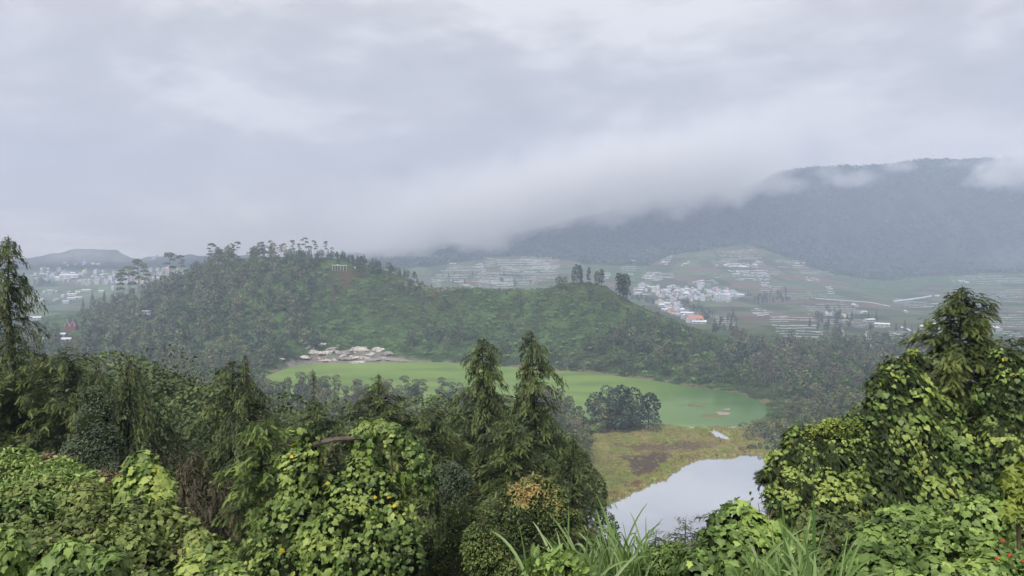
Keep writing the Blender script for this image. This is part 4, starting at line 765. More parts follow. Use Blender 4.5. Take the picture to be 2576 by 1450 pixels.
def clouds():
    """banks of low cloud resting on the mountain"""
    def mth(N, L, op, a, b_=None, c_=None):
        n = N.new('ShaderNodeMath'); n.operation = op
        for i, v in enumerate((a, b_, c_)):
            if v is None: continue
            if isinstance(v, (int, float)): n.inputs[i].default_value = v
            else: L.new(v, n.inputs[i])
        return n.outputs[0]
    def sm(N, L, v, a, b_):
        n = N.new('ShaderNodeMapRange'); n.interpolation_type = 'SMOOTHSTEP'; n.inputs[1].default_value = a; n.inputs[2].default_value = b_; L.new(v, n.inputs[0]); return n.outputs[0]
    COLC = (.998, .995, 1.)
    # the long bank: its underside follows the line where the mountain disappears
    m, N, L, v = volume_mat('cloud_bank', COLC, .01); tc = N.new('ShaderNodeTexCoord'); s = N.new('ShaderNodeSeparateXYZ'); L.new(tc.outputs['Object'], s.inputs[0]); Yc = 2600.
    n = N.new('ShaderNodeTexNoise'); n.inputs['Scale'].default_value = .0075; n.inputs['Detail'].default_value = 8; n.inputs['Roughness'].default_value = .62; L.new(tc.outputs['Object'], n.inputs['Vector'])
    fc = N.new('ShaderNodeFloatCurve'); x0, x1, z0_, z1_ = -800., 1300., 0., 600.
    u = mth(N, L, 'MULTIPLY', mth(N, L, 'SUBTRACT', s.outputs[0], x0), 1/(x1-x0)); L.new(u, fc.inputs['Value']); cv = fc.mapping.curves[0]
    pts = [(860,628),(980,626),(1120,606),(1250,586),(1350,560),(1450,528),(1600,502),(1750,486),(1880,462),(1960,418),(2050,360)]
    q = [((P(a, b, Yc)[0]-x0)/(x1-x0), (P(a, b, Yc)[2]-z0_)/(z1_-z0_)) for a, b in pts]; cv.points[0].location = (0, q[0][1]); cv.points[1].location = (1, min(q[-1][1]+.1, 1))
    for a, b in q: cv.points.new(a, b)
    fc.mapping.update(); h = mth(N, L, 'SUBTRACT', s.outputs[2], mth(N, L, 'MULTIPLY', fc.outputs[0], z1_)); h = mth(N, L, 'ADD', h, mth(N, L, 'MULTIPLY', mth(N, L, 'SUBTRACT', n.outputs[0], .5), 290.)); h = mth(N, L, 'ADD', h, 52.)
    dn = mth(N, L, 'MULTIPLY', sm(N, L, h, -12, 60), mth(N, L, 'SUBTRACT', 1, sm(N, L, h, 90, 330))); xa, xb = P(880, 600, Yc)[0], P(1960, 400, Yc)[0]
    dn = mth(N, L, 'MULTIPLY', dn, sm(N, L, s.outputs[0], xa-250, xa+520)); dn = mth(N, L, 'MULTIPLY', dn, mth(N, L, 'SUBTRACT', 1, sm(N, L, s.outputs[0], xb-230, xb+60))); L.new(mth(N, L, 'MULTIPLY', dn, .0085), v.inputs['Density'])
    b = Bag(); b.box(((x0+x1)/2, Yc-60, 400), (x1-x0, 480, 760)); tag(link('low_cloud', b.mesh('low_cloud', m)), 'low cloud swallowing the long shoulder of the mountain', 'cloud', kind='stuff')
    # soft puffs and wisps
    m, N, L, v = volume_mat('cloud_wisp', COLC, .01); tc = N.new('ShaderNodeTexCoord'); ln = N.new('ShaderNodeVectorMath'); ln.operation = 'LENGTH'; L.new(tc.outputs['Object'], ln.inputs[0]); oi = N.new('ShaderNodeObjectInfo')
    geo = N.new('ShaderNodeNewGeometry'); n = N.new('ShaderNodeTexNoise'); n.inputs['Scale'].default_value = .016; n.inputs['Detail'].default_value = 7; n.inputs['Roughness'].default_value = .6; L.new(geo.outputs['Position'], n.inputs['Vector'])
    r_ = mth(N, L, 'ADD', ln.outputs['Value'], mth(N, L, 'MULTIPLY', mth(N, L, 'SUBTRACT', n.outputs[0],   .45), 2.3)); dn = mth(N, L, 'SUBTRACT', 1, sm(N, L, r_, .1, .95)); dn = mth(N, L, 'MULTIPLY', dn, mth(N, L, 'SUBTRACT', 1, sm(N, L, ln.outputs['Value'], .7, .98)))
    L.new(mth(N, L, 'MULTIPLY', dn, mth(N, L, 'MULTIPLY', oi.outputs['Alpha'], .02)), v.inputs['Density']); V0, F0 = _ico(3); me = make_mesh('wisp', V0, [F0], m)
    for px, py, Y, rx, ry, rd, al, lab in [(2590,425,2750,150,82,320,1.,'cloud bank over the right end of the mountain'),(2500,455,2700,70,34,200,.5,'cloud bank over the right end of the mountain'),(1965,470,2620,90,34,160,.35,'thin wisps of cloud crossing the upper mountain'),(2140,450,2620,90,34,160,.35,'thin wisps of cloud crossing the upper mountain'),
        (2080,430,2660,60,26,120,.25,'thin wisps of cloud crossing the upper mountain'),(2260,420,2700,60,24,120,.3,'thin wisps of cloud crossing the upper mountain'),(2405,412,2750,50,20,120,.3,'thin wisps of cloud crossing the upper mountain'),(120,606,2450,150,26,160,.35,'thin cloud brushing the far left hill'),(240,602,2450,130,22,160,.35,'thin cloud brushing the far left hill'),(1000,618,2500,200,22,200,.3,'thin cloud lying on the low far shoulder of the mountain'),(220,640,2250,420,70,200,.10,'pale mist before the far left hills'),(2600,690,2200,260,110,220,.06,'pale mist over the right end of the valley')]:
        o = link('low_cloud', me, loc=tuple(P(px, py, Y))); o.scale = (rx*Y/F, rd, ry*Y/F); o.color = (1, 1, 1, al); tag(o, lab, 'cloud', kind='stuff')
clouds()
# ================================================================== THE NEAR HILLSIDE
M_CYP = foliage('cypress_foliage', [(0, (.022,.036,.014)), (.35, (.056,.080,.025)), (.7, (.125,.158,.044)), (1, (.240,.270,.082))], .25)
M_CYPL = foliage('light_cypress_foliage', [(0, (.030,.050,.015)), (.4, (.090,.140,.034)), (1, (.250,.330,.080))], .25)
M_CYPB = foliage('brownish_cypress_foliage', [(0, (.028,.024,.012)), (.4, (.070,.062,.026)), (1, (.150,.125,.055))], .15)
M_VINE = foliage('vine_leaf', [(0, (.028,.052,.014)), (.3, (.092,.148,.036)), (.75, (.215,.288,.070)), (.93, (.33,.39,.10)), (.955, (.45,.37,.04)), (1, (.55,.40,.04))], .25, rough=.5, spec=.3)
M_VINED = foliage('dull_vine_leaf', [(0, (.036,.050,.020)), (.4, (.095,.130,.038)), (.85, (.190,.235,.068)), (1, (.26,.27,.09))], .2, rough=.6, spec=.2)
M_VINEB = foliage('bright_vine_leaf', [(0, (.055,.095,.024)), (.4, (.140,.215,.055)), (.85, (.265,.370,.100)), (1, (.38,.47,.10))], .3, rough=.5, spec=.3)
M_SHOOT = foliage('yellow_green_shoots', [(0, (.10,.16,.035)), (1, (.30,.35,.07))], .3)
M_GOLD = foliage('golden_leaf', [(0, (.036,.056,.018)), (.45, (.100,.140,.040)), (.75, (.20,.21,.06)), (1, (.40,.25,.10))], .2)
M_GREYL = foliage('grey_green_leaf', [(0, (.035,.055,.030)), (1, (.115,.155,.085))], .2)
M_DRY = foliage('dry_stem_foliage', [(0, (.050,.040,.020)), (1, (.17,.125,.065))], .1)
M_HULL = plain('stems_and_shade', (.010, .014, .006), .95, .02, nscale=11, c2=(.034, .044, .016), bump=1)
M_STEM = plain('stem', (.06, .048, .030), nscale=9, c2=(.12, .10, .06))
M_GRASS = foliage('tall_grass_blade', [(0, (.07,.13,.034)), (.45, (.18,.28,.09)), (1, (.42,.50,.27))], .3, rough=.4, spec=.5)
def spray_T(full=True):
    V = []; Fc = []
    def tri(a, b, c): n = len(V); V.extend([a, b, c]); Fc.append([n, n+1, n+2])
    z = lambda y: -.30*y*y
    tri((-.022, 0, 0), (.022, 0, 0), (0, 1.0, z(1)))
    for j in range(7):
        y = .06+j*.125; l = .36*(1-.075*j)
        for s in (-1, 1):
            e = (s*l*.60, y+l*.72, z(y)-.10*l); tri((0, y-.07, z(y)), (0, y+.09, z(y)), e)
            m = (s*l*.33, y+l*.34, z(y)-.03)
            if full: tri(m, (m[0]+s*.05, m[1]+.04, m[2]), (m[0]+s*.015, m[1]+.24, m[2]-.07))
    return np.array(V), np.array(Fc)
SPT, SPF = spray_T()
SPT1, SPF1 = spray_T(False)
def leaf_T(kind='ivy'):
    if kind == 'ivy': B = [(0, 0), (-.20, -.14), (-.46, -.02), (-.44, .26), (-.50, .46), (-.24, .60), (0, 1.0), (.24, .60), (.50, .46), (.44, .26), (.46, -.02), (.20, -.14)]
    elif kind == 'heart': B = [(0, 0), (-.22, -.16), (-.46, -.04), (-.48, .28), (-.26, .66), (0, .98), (.26, .66), (.48, .28), (.46, -.04), (.22, -.16)]
    elif kind == 'maple': B = [(0, 0), (-.30, -.10), (-.62, -.12), (-.36, .20), (-.72, .52), (-.28, .48), (0, 1.05), (.28, .48), (.72, .52), (.36, .20), (.62, -.12), (.30, -.10)]
    else: B = [(0, 0), (-.20, .28), (-.16, .62), (0, 1), (.16, .62), (.20, .28)]
    V = [(0, .33, .045)]+[(x, y, (-.16*abs(x)-.14*max(y-.4, 0))) for x, y in B]; n = len(B)
    return np.array(V), np.array([[0, 1+(i+1) % n, 1+i] for i in range(n)])
LEAF = {k: leaf_T(k) for k in ('ivy', 'heart', 'maple', 'small')}
def thing(name, loc, label, cat, group=None):
    o = bpy.data.objects.new(name, None); COL.objects.link(o); o.location = loc; o.empty_display_size = .3; return tag(o, label, cat, group)
def part(name, bag, mats, root, smoothf=False):
    V = np.concatenate(bag.V)-np.array(root.location); bag.V = [V]; 
    me = make_mesh(name, V, bag.F, mats, tint=np.concatenate(bag.T), midx=bag.M, smoothf=smoothf); return link(name, me, root)
def gz(x, y): return float(height(np.array([float(x)]), np.array([float(y)]))[0])
def cypress(px, Y, prof, label, seed, mat=None, dens=1., ss=.27, droop=.62, bstep=.075, lean=(0, 0), group=None, name='cypress_tree', low=None, twigs=True):
    r = RNG(seed); prof = np.array(prof, float); zt = zpy(prof[:, 0], Y); rad = prof[:, 1]*Y/F; x0 = float(P(px, 900, Y)[0]); zg = gz(x0, Y); H = zt[0]-zg
    root = thing(name, (x0, Y, zg), label, 'cypress tree', group); tb = Bag()
    zb = max(zg+.6, zt[-1]-.5 if low is None else low); o = np.argsort(zt)
    R = lambda z: np.interp(z, zt[o], rad[o]); zc = np.linspace(-.4, H-.15, 9)
    bend = np.stack([lean[0]*(zc/H)**2+.12*np.sin(zc*.5+seed), lean[1]*(zc/H)**2+.1*np.cos(zc*.4+seed), zc], 1); bend[:, :2] -= bend[0, :2]*0
    tb.tube(bend+[x0, Y, zg], np.linspace(.012*H+.05, .012, 9), 6, 0)
    ax = lambda z: np.array([x0+np.interp(z-zg, zc, bend[:, 0]), Y+np.interp(z-zg, zc, bend[:, 1])])
    POS = []; DIR = []; NRM = []; SZ = []; TT = []; z = zb; k = 0; bb = Bag()
    while z < zt[0]-.12:
        f = (z-zb)/(zt[0]-zb); a = k*2.39996+r.normal()*.35; k += 1; L = max(R(z), .05)*(.42+.88*r.random()**.7)*(1+.30*sin(2.3*a+z*1.7+seed))
        if r.random() < .12: L *= 1.25
        L = max(L, .06); el = r.uniform(.15, .5)*(1-.3*f); d = np.array([cos(a), sin(a)]); n = max(int(L/(.07 if Y > 22 else .045)), 2); u = (np.arange(n)+r.random(n))/n; u = (u*.95+.04)**.7
        dz = L*(el*u-.62*droop*u**2.2); c = ax(z); pos = np.stack([c[0]+d[0]*L*u, c[1]+d[1]*L*u, z+dz], 1)
        if L > .25:
            uu = np.linspace(0, 1, 5); bb.tube(np.stack([c[0]+d[0]*L*uu, c[1]+d[1]*L*uu, z+L*(el*uu-.62*droop*uu**2.2)], 1), np.linspace(.010+.012*L, .005, 5), 4, 0)
        m = int(max(3, 5*dens)); pos = np.repeat(pos, m, 0)+r.normal(size=(n*m, 3))*(np.array([.10, .10, .07])*min(1, L/.9)+.02); uu = np.repeat(u, m); lat = r.choice([-1, 1], n*m)*r.uniform(.15, 1.25, n*m)
        tan = np.stack([d[0]+0*uu, d[1]+0*uu, el-1.36*droop*uu**1.2], 1); side = np.array([-d[1], d[0], 0]); dr = tan+side*lat[:, None]+[0, 0, -.3*droop]*r.uniform(-.6, 2., (n*m, 1))+r.normal(size=(n*m, 3))*.32
        POS.append(pos); DIR.append(norm(dr)); NRM.append(norm(np.array([d[0]*.4, d[1]*.4, 1.])+r.normal(size=(n*m, 3))*.35)); SZ.append(ss*r.uniform(.5, 1.15, n*m)*(.45+.55*min(1, L/.9)))
        TT.append(np.clip(.12+.55*uu**1.5+r.normal(size=n*m)*.13+r.normal()*.08, 0, 1)); z += bstep*r.uniform(.5, 1.4)*(.55+.6*min(1, L/1.2))  # outer sprays lighter: new growth, with sunlit tips put into the tint
    for i in range(10):
        c = ax(zt[0]-.02-.05*i); POS.append(np.array([[c[0], c[1], zt[0]-.04*i-.1]])); DIR.append(norm(np.array([[r.normal()*.5, r.normal()*.5, .9-.12*i]]))); NRM.append(norm(r.normal(size=(1, 3)))); SZ.append([ss*.35]); TT.append([.8])
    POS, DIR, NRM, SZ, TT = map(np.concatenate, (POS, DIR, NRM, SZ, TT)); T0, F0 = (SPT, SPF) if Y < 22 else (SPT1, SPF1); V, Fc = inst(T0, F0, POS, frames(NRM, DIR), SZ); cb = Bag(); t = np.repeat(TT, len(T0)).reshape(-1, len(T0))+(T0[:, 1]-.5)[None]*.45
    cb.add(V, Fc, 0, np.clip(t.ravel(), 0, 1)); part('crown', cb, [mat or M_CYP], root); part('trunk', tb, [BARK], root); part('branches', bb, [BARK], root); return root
CYPRESSES = [
 (35, 34, [(588,6),(612,28),(655,34),(672,14),(690,54),(720,52),(760,40),(800,50),(850,48),(900,66),(1000,90),(1200,120)], 'tall dark weeping cypress cut by the left edge, its tip above the skyline', dict(dens=1.0, droop=1.5)),
 (-60, 31, [(880,10),(930,70),(1050,120),(1200,150)], 'broad weeping cypress below the tall one at the left edge', {}),
 (92, 32, [(898,8),(935,50),(990,85),(1080,110),(1200,150)], 'olive cypress just right of the tall cypress at the left edge', {}),
 (168, 31, [(868,8),(905,50),(960,70),(1050,90),(1200,120)], 'rounded cypress between the left edge and the pointed weeping cypress', {}),
 (238, 29, [(905,5),(945,24),(990,45),(1060,62),(1200,100)], 'narrow dark cypress left of the pointed weeping cypress', dict(droop=1.5)),
 (316, 30, [(886,4),(920,24),(970,50),(1010,72),(1060,98),(1140,112),(1300,130)], 'pointed weeping cypress spreading like a skirt in the left thicket', dict(droop=1.7)),
 (556, 33, [(905,32),(935,52),(990,70),(1050,88),(1120,90),(1300,110)], 'flat topped dark cypress with layered limbs left of the green lake', dict(lean=(.5, 0))),
 (622, 31, [(884,4),(920,9),(950,14),(985,40),(1030,72),(1080,90),(1200,120)], 'thin tipped cypress with brown strands at the left end of the lake', dict(droop=1.5)),
 (796, 31, [(925,1),(975,3),(1000,7),(1020,22),(1060,48),(1110,78),(1250,120)], 'cypress with a long bare whip of a tip against the green lake', {}),
 (955, 33, [(936,3),(960,14),(985,34),(1010,60),(1060,98),(1120,135),(1300,180)], 'broad olive cypress in the middle, its tip crossing the green lake', dict(dens=1.5)),
 (1085, 34, [(1020,10),(1050,50),(1100,90),(1200,120),(1300,140)], 'low cypress between the broad cypress and the tall pair', {}),
 (1213, 37, [(846,6),(866,24),(915,38),(960,54),(1010,60),(1060,92),(1150,125),(1300,150)], 'left one of the two tall dark cypresses in front of the lake', dict(dens=1.5, droop=1.2)),
 (1342, 35, [(828,6),(850,24),(900,38),(950,46),(1000,50),(1050,66),(1110,92),(1200,105),(1350,120)], 'right one of the two tall dark cypresses in front of the lake', dict(dens=1.5, droop=1.2)),
 (1438, 33, [(1086,3),(1110,14),(1150,34),(1200,52),(1260,58),(1400,80)], 'short cypress spire at the right foot of the tall pair', {}),
 (1285, 31, [(1040,8),(1080,50),(1140,90),(1250,120),(1400,140)], 'lower cypress filling the gap below the two tall ones', {}),
 (480, 27, [(1130,20),(1180,60),(1250,90),(1350,110),(1480,120)], 'brownish drooping cypress in the dark hollow', dict(mat='B', droop=1.6)),
 (700, 25, [(1150,20),(1200,60),(1300,100),(1480,130)], 'dark cypress behind the light green feathery one', {}),
 (560, 24, [(1180,15),(1230,50),(1320,80),(1480,100)], 'dark brown cypress at the edge of the hollow', dict(mat='B', droop=1.6)),
 (1110, 25, [(1180,15),(1230,50),(1330,80),(1480,120)], 'shaded cypress right of the vine covered tree', {}),
 (660, 18.5, [(1042,14),(1070,45),(1120,68),(1180,76),(1250,78),(1330,85),(1480,95)], 'light green feathery cypress beside the vine covered tree', dict(mat='L', ss=.22, dens=1.1, bstep=.075)),
 (1655, 25, [(1330,8),(1360,24),(1400,40),(1500,60)], 'smallest of the little cypresses at the foot of the bright pond', dict(ss=.22)),
 (1722, 26, [(1298,6),(1330,26),(1360,46),(1400,60),(1500,80)], 'pointed little cypress at the foot of the bright pond', dict(ss=.22)),
 (1798, 25, [(1288,20),(1310,50),(1350,66),(1400,76),(1500,90)], 'bushy little cypress at the foot of the bright pond, beside the leafy mound', dict(ss=.22)),
 (2420, 19, [(712,4),(740,24),(775,46),(810,72),(850,96),(900,88),(960,112),(1100,150),(1300,180)], 'dark cypress towering over the vine covered thicket on the right', dict(ss=.22, dens=1.6, bstep=.055)),
 (2550, 18, [(846,24),(870,60),(920,74),(1000,80),(1100,95),(1300,110)], 'half overgrown cypress at the right edge', dict(ss=.19, dens=1.1, bstep=.075)),
 (2275, 18.6, [(895,14),(940,55),(1000,75),(1100,100),(1300,130)], 'overgrown cypress on the left shoulder of the right thicket', dict(ss=.19, bstep=.08)),
 (2075, 17.6, [(1090,14),(1130,60),(1200,90),(1300,110)], 'overgrown cypress at the low left end of the right thicket', dict(ss=.19, bstep=.08)),
]
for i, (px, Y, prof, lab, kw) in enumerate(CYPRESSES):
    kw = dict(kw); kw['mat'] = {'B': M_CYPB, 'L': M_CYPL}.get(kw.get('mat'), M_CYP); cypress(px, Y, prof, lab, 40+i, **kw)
# ------------------------------------------------------------------ leafy things made of lobes: vines, bushes
def ico(sub=2):
    import bmesh
    bm = bmesh.new(); bmesh.ops.create_icosphere(bm, subdivisions=sub, radius=1); V = np.array([v.co[:] for v in bm.verts]); Fc = np.array([[v.index for v in f.verts] for f in bm.faces]); bm.free(); return V, Fc
ICO = ico(2); ICO3 = ico(3)
def lobes_at(L, rz=1.15, ry=.8):
    """(px,py,Y,radius in px) -> centres and radii in metres"""
    o = []
    for px, py, Y, rp in L:
        c = P(px, py, Y); r = rp*Y/F; o.append([c[0], c[1]+r*.25, c[2], r, r*ry, r*rz])
    return np.array(o)
def skin(r, L, n, off=0., disp=.12, low=-.9, cut=.8):
    c, R = L[:, :3], L[:, 3:6]; w = R[:, 0]*R[:, 2]; k = r.choice(len(L), n, p=w/w.sum()); d = rand_dir(r, n); d = d[d[:, 2] > low]; k = k[:len(d)]
    q = d*1.3; ns = fbm(q[:, 0]*2+k*3.1+9, q[:, 2]*2+q[:, 1]*1.7+k, 7, 3)-.5; s = 1+off+ns[:, None]*disp*2.4; p = c[k]+d*R[k]*s; nn = norm(d/R[k])
    qq = ((p[:, None]-c[None])/R[None]); ins = ((qq**2).sum(-1) < cut).any(1); return p[~ins], nn[~ins], k[~ins]
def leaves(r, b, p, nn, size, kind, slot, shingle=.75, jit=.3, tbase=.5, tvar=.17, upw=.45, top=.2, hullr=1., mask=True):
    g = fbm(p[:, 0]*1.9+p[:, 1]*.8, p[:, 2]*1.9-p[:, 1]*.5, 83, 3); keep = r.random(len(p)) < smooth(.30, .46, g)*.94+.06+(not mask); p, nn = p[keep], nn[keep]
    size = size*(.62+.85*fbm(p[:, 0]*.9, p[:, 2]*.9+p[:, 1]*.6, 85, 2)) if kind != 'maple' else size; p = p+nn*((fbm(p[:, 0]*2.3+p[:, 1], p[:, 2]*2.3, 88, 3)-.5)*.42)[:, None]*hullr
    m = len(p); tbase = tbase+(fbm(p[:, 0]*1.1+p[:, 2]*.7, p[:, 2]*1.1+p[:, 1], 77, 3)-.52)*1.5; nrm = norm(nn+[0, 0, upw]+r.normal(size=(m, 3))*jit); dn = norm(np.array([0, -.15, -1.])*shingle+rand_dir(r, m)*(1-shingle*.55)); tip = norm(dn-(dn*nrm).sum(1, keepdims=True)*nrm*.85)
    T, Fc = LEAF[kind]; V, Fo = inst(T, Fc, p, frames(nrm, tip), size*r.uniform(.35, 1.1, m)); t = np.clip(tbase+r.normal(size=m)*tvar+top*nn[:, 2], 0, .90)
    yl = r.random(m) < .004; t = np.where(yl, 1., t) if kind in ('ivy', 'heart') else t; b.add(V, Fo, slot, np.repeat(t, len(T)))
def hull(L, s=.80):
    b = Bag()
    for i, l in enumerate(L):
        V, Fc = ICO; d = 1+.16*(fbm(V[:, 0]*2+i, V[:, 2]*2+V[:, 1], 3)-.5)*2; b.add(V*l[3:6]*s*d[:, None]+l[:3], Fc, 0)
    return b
def bush(name, cat, label, LB, n, size_, kind='ivy', mat=None, seed=1, under=True, spr=0, sprmat=None, chains=0, clen=1.2, shingle=.75, jit=.3, tb=.5, hs=.70, rz=1.15, ry=.8, under_mat=None, group=None, stems=40, disp=.12, top=.2, base=None, tv=.17, inner=.85, shoots=.018):
    size = size_*(.80 if kind in ('ivy', 'heart') else .88); n = int(n*(1.5 if kind in ('ivy', 'heart') else 1.2)); chains = int(chains*1.3)
    r = RNG(seed); L = lobes_at(LB, rz, ry); c0 = L[:, :3].mean(0); g = gz(c0[0], c0[1]) if base is None else base; root = thing(name, (c0[0], c0[1], min(g, L[:, 2].min()-.2)), label, cat, group)
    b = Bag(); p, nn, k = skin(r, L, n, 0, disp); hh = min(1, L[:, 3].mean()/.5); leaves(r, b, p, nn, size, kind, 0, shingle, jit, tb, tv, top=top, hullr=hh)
    if inner: p, nn, k = skin(r, L, int(n*inner), -.13, disp, cut=.6); leaves(r, b, p, nn, size*.8, kind, 0, shingle*.7, jit+.3, tb-.34, tv*.7, top=top*.5, mask=False)  # inner leaves get a darker tint, painted shade for the gaps
    if chains:
        p, nn, k = skin(r, L, chains, .02, disp, low=-.2); Q = []; NN = []
        for a, na in zip(p, nn):
            st = int(clen/(size*.8)*r.uniform(.4, 1.2)); h = norm(na*[1, 1, 0]+r.normal(size=3)*[.3, .3, 0]); w = a.copy()
            for j in range(st): w = w+np.array([0, 0, -size*.75])+h*size*.22*(1-j/st)+r.normal(size=3)*size*.22; Q.append(w.copy()); NN.append(norm(h+r.normal(size=3)*.3))
        leaves(r, b, np.array(Q), np.array(NN), size, kind, 0, .9, .3, tb+.1, tv, upw=.25, top=top)
    hr = min(1, L[:, 3].mean()/.5)
    q, nq, k = skin(r, L, int(n*shoots), .02, disp, low=.0); Q = []; NN = []; SH = Bag()
    for a_, na in zip(q, nq):
        dd = norm(na*[.8, .8, .5]+[0, 0, .7]+r.normal(size=3)*.5); ln = r.uniform(.12, .42)*hr; st = int(max(3, ln/(size*.42))); u = np.linspace(0, 1, st); w = a_+dd*ln*u[:, None]+np.array([0, 0, -.45])*ln*(u**2)[:, None]
        SH.tube(w, np.linspace(.005, .002, st), 3, 0); Q.append(w[1:]); NN.append(np.repeat(norm(dd+[0, -.3, .6])[None], st-1, 0)+r.normal(size=(st-1, 3))*.4)
    if Q: leaves(r, b, np.concatenate(Q), norm(np.concatenate(NN)), size*.55, kind, 0, .2, .5, tb+.18, tv, top=0, hullr=0)
    part('leaves', b, [mat or M_VINE], root, True)
    if spr:
        sb = Bag(); p, nn, k = skin(r, L, spr, -.24, disp, cut=.5); m = len(p); V, Fc = inst(SPT, SPF, p, frames(norm(nn+[0, 0, .6]+r.normal(size=(m, 3))*.4), norm(nn*[1, 1, .2]+[0, 0, -.7]+r.normal(size=(m, 3))*.4)), .21*r.uniform(.6, 1.2, m))
        sb.add(V, Fc, 0, np.repeat(np.clip(r.normal(size=m)*.13+.22, 0, 1), len(SPT))); part('foliage', sb, [sprmat or M_CYP], root)
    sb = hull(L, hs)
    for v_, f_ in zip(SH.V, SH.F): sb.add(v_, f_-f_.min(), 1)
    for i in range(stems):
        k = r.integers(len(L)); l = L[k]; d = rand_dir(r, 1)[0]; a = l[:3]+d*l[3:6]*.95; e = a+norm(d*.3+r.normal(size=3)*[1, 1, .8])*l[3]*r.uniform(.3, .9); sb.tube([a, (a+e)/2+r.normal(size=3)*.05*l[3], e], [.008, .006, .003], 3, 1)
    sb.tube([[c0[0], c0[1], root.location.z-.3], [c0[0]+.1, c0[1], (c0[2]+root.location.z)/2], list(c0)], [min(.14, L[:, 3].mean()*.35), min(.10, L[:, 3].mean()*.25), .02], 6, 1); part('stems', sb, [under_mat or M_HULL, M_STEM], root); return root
def fill(poly, Yf, rp, n, seed):
    r = RNG(seed); poly = np.array(poly, float); o = []; x0, y0 = poly.min(0); x1, y1 = poly.max(0)
    while len(o) < n:
        x, y = r.uniform(x0, x1), r.uniform(y0, y1)
        if inpoly(np.array([x]), np.array([y]), poly)[0]: o.append((x, y, Yf(x, y), rp*r.uniform(.7, 1.25)))
    return o
# the tree in the middle, smothered by a climber
bush('vine_draped_tree', 'vine', 'leafy climber smothering the tree in the middle, with a bare limb on its left',
     [(775,1112,16.8,30),(772,1150,16.8,44),(758,1200,16.6,56),(745,1260,16.4,66),(738,1330,16.2,76),(715,1400,15.9,86),(700,1470,15.6,90),(930,1190,16.8,46),(905,1232,16.6,62),(950,1270,16.5,66),(880,1300,16.3,80),(985,1330,16.3,62),(860,1370,16,100),(955,1400,16,90),(1010,1430,15.9,62),(810,1440,15.8,110),(905,1470,15.7,110),(820,1250,16.9,50),(830,1320,16.6,70)],
     9500, .17, 'ivy', M_VINE, 5, disp=.3, jit=.42, chains=200, clen=1., tb=.48, stems=90)
bush('climbing_vine', 'vine', 'arch of climber with yellowing leaves, hanging down right of the bare limb',
     [(900,1098,16.7,20),(925,1085,16.7,26),(955,1080,16.7,26),(985,1090,16.7,24),(1012,1108,16.7,24),(1036,1130,16.7,24),(1052,1158,16.7,24),(1062,1190,16.7,22),(1070,1222,16.7,15),(905,1130,16.8,24),(912,1160,16.8,26)], 1300, .18, 'ivy', M_VINE, 6, chains=60, clen=.8, tb=.62, rz=1.0, hs=.5, stems=40)
def limb():
    b = Bag(); b.tube([P(748,1140,16.9), P(800,1116,16.7), P(845,1106,16.6), P(905,1103,16.6), P(960,1110,16.7), P(1010,1120,16.8)], [.07, .065, .06, .055, .04, .02], 7, 0); b.tube([P(838,1108,16.6), P(832,1128,16.55), P(826,1146,16.5)], [.03, .022, .01], 5, 0)
    b.tube([P(820,1112,16.65), P(838,1096,16.6), P(862,1090,16.6)], [.02, .012, .005], 4, 0); o = link('bare_limb', b.mesh('bare_limb', [BARK])); tag(o, 'bare brown limb arching over the vine covered tree in the middle', 'branch')
limb()
# vine slope on the left
YL = lambda x, y: np.interp(y, [1150, 1250, 1350, 1450, 1520], [15.5, 13, 10.8, 8.8, 8.0])
bush('vine_column', 'vine', 'column of big ivy shaped leaves with a yellow fringe on the left slope', [(360,1185,12.5,34),(345,1212,12.4,46),(372,1240,12.2,52),(330,1265,12.1,54),(385,1290,12,54),(350,1320,11.8,66),(410,1335,11.7,48),(300,1225,12.6,30)], 2800, .17, 'ivy', M_VINE, 8, disp=.2, chains=30, tb=.62, stems=20)
bush('vine_slope', 'vine', 'wide blanket of dull vine leaves covering the slope at the lower left', fill([(60,1300),(180,1240),(300,1300),(420,1350),(520,1400),(600,1460),(560,1520),(0,1520),(0,1330)], YL, 62, 46, 3), 24000, .11, 'ivy', M_VINED, 9, disp=.3, jit=.5, chains=100, tb=.50, stems=260, inner=.6)
bush('vine_bank', 'vine', 'bright green leafy bank running along the upper edge of the left slope', fill([(-40,1215),(60,1190),(180,1215),(250,1250),(200,1290),(120,1330),(-40,1340)], YL, 50, 24, 4), 6500, .13, 'small', M_VINEB, 10, tb=.45, stems=40, jit=.6, shingle=.3)
bush('vine_tangle', 'vine', 'vine with larger leaves tumbling along the right edge of the left slope', fill([(380,1340),(450,1370),(560,1420),(640,1470),(560,1520),(430,1440)], lambda x, y: YL(x, y)-.4, 42, 16, 5), 4600, .13, 'ivy', M_VINE, 11, disp=.25, chains=30, tb=.62, stems=30)
bush('leafy_mound', 'vine', 'low mound of pale green leaves in the bottom left corner', fill([(-40,1400),(120,1392),(260,1420),(300,1520),(-40,1520)], lambda x, y: 6.6, 52, 14, 6), 4200, .105, 'ivy', M_VINEB, 12, disp=.25, tb=.35, stems=20)
bush('climber_clad_shrub', 'shrub', 'grey green shrub wrapped in climbers above the left slope', [(236,1010,21,30),(250,1040,21,38),(225,1075,20.7,46),(255,1110,20.5,42),(215,1135,20.3,50),(180,1175,20,46),(240,1180,20,50),(275,1200,19.8,34)], 9000, .11, 'small', M_GREYL, 13, jit=.8, shingle=.3, tb=.35, stems=60, chains=14, clen=.6)
bush('dry_shrub', 'shrub', 'brown withered shrub on the upper left slope', [(120,1170,17.5,26),(150,1185,17.3,30),(95,1185,17.3,24),(300,1215,15,22),(255,1225,15,28),(210,1215,15.3,26)], 3600, .10, 'small', M_DRY, 14, jit=.9, shingle=.2, stems=80)
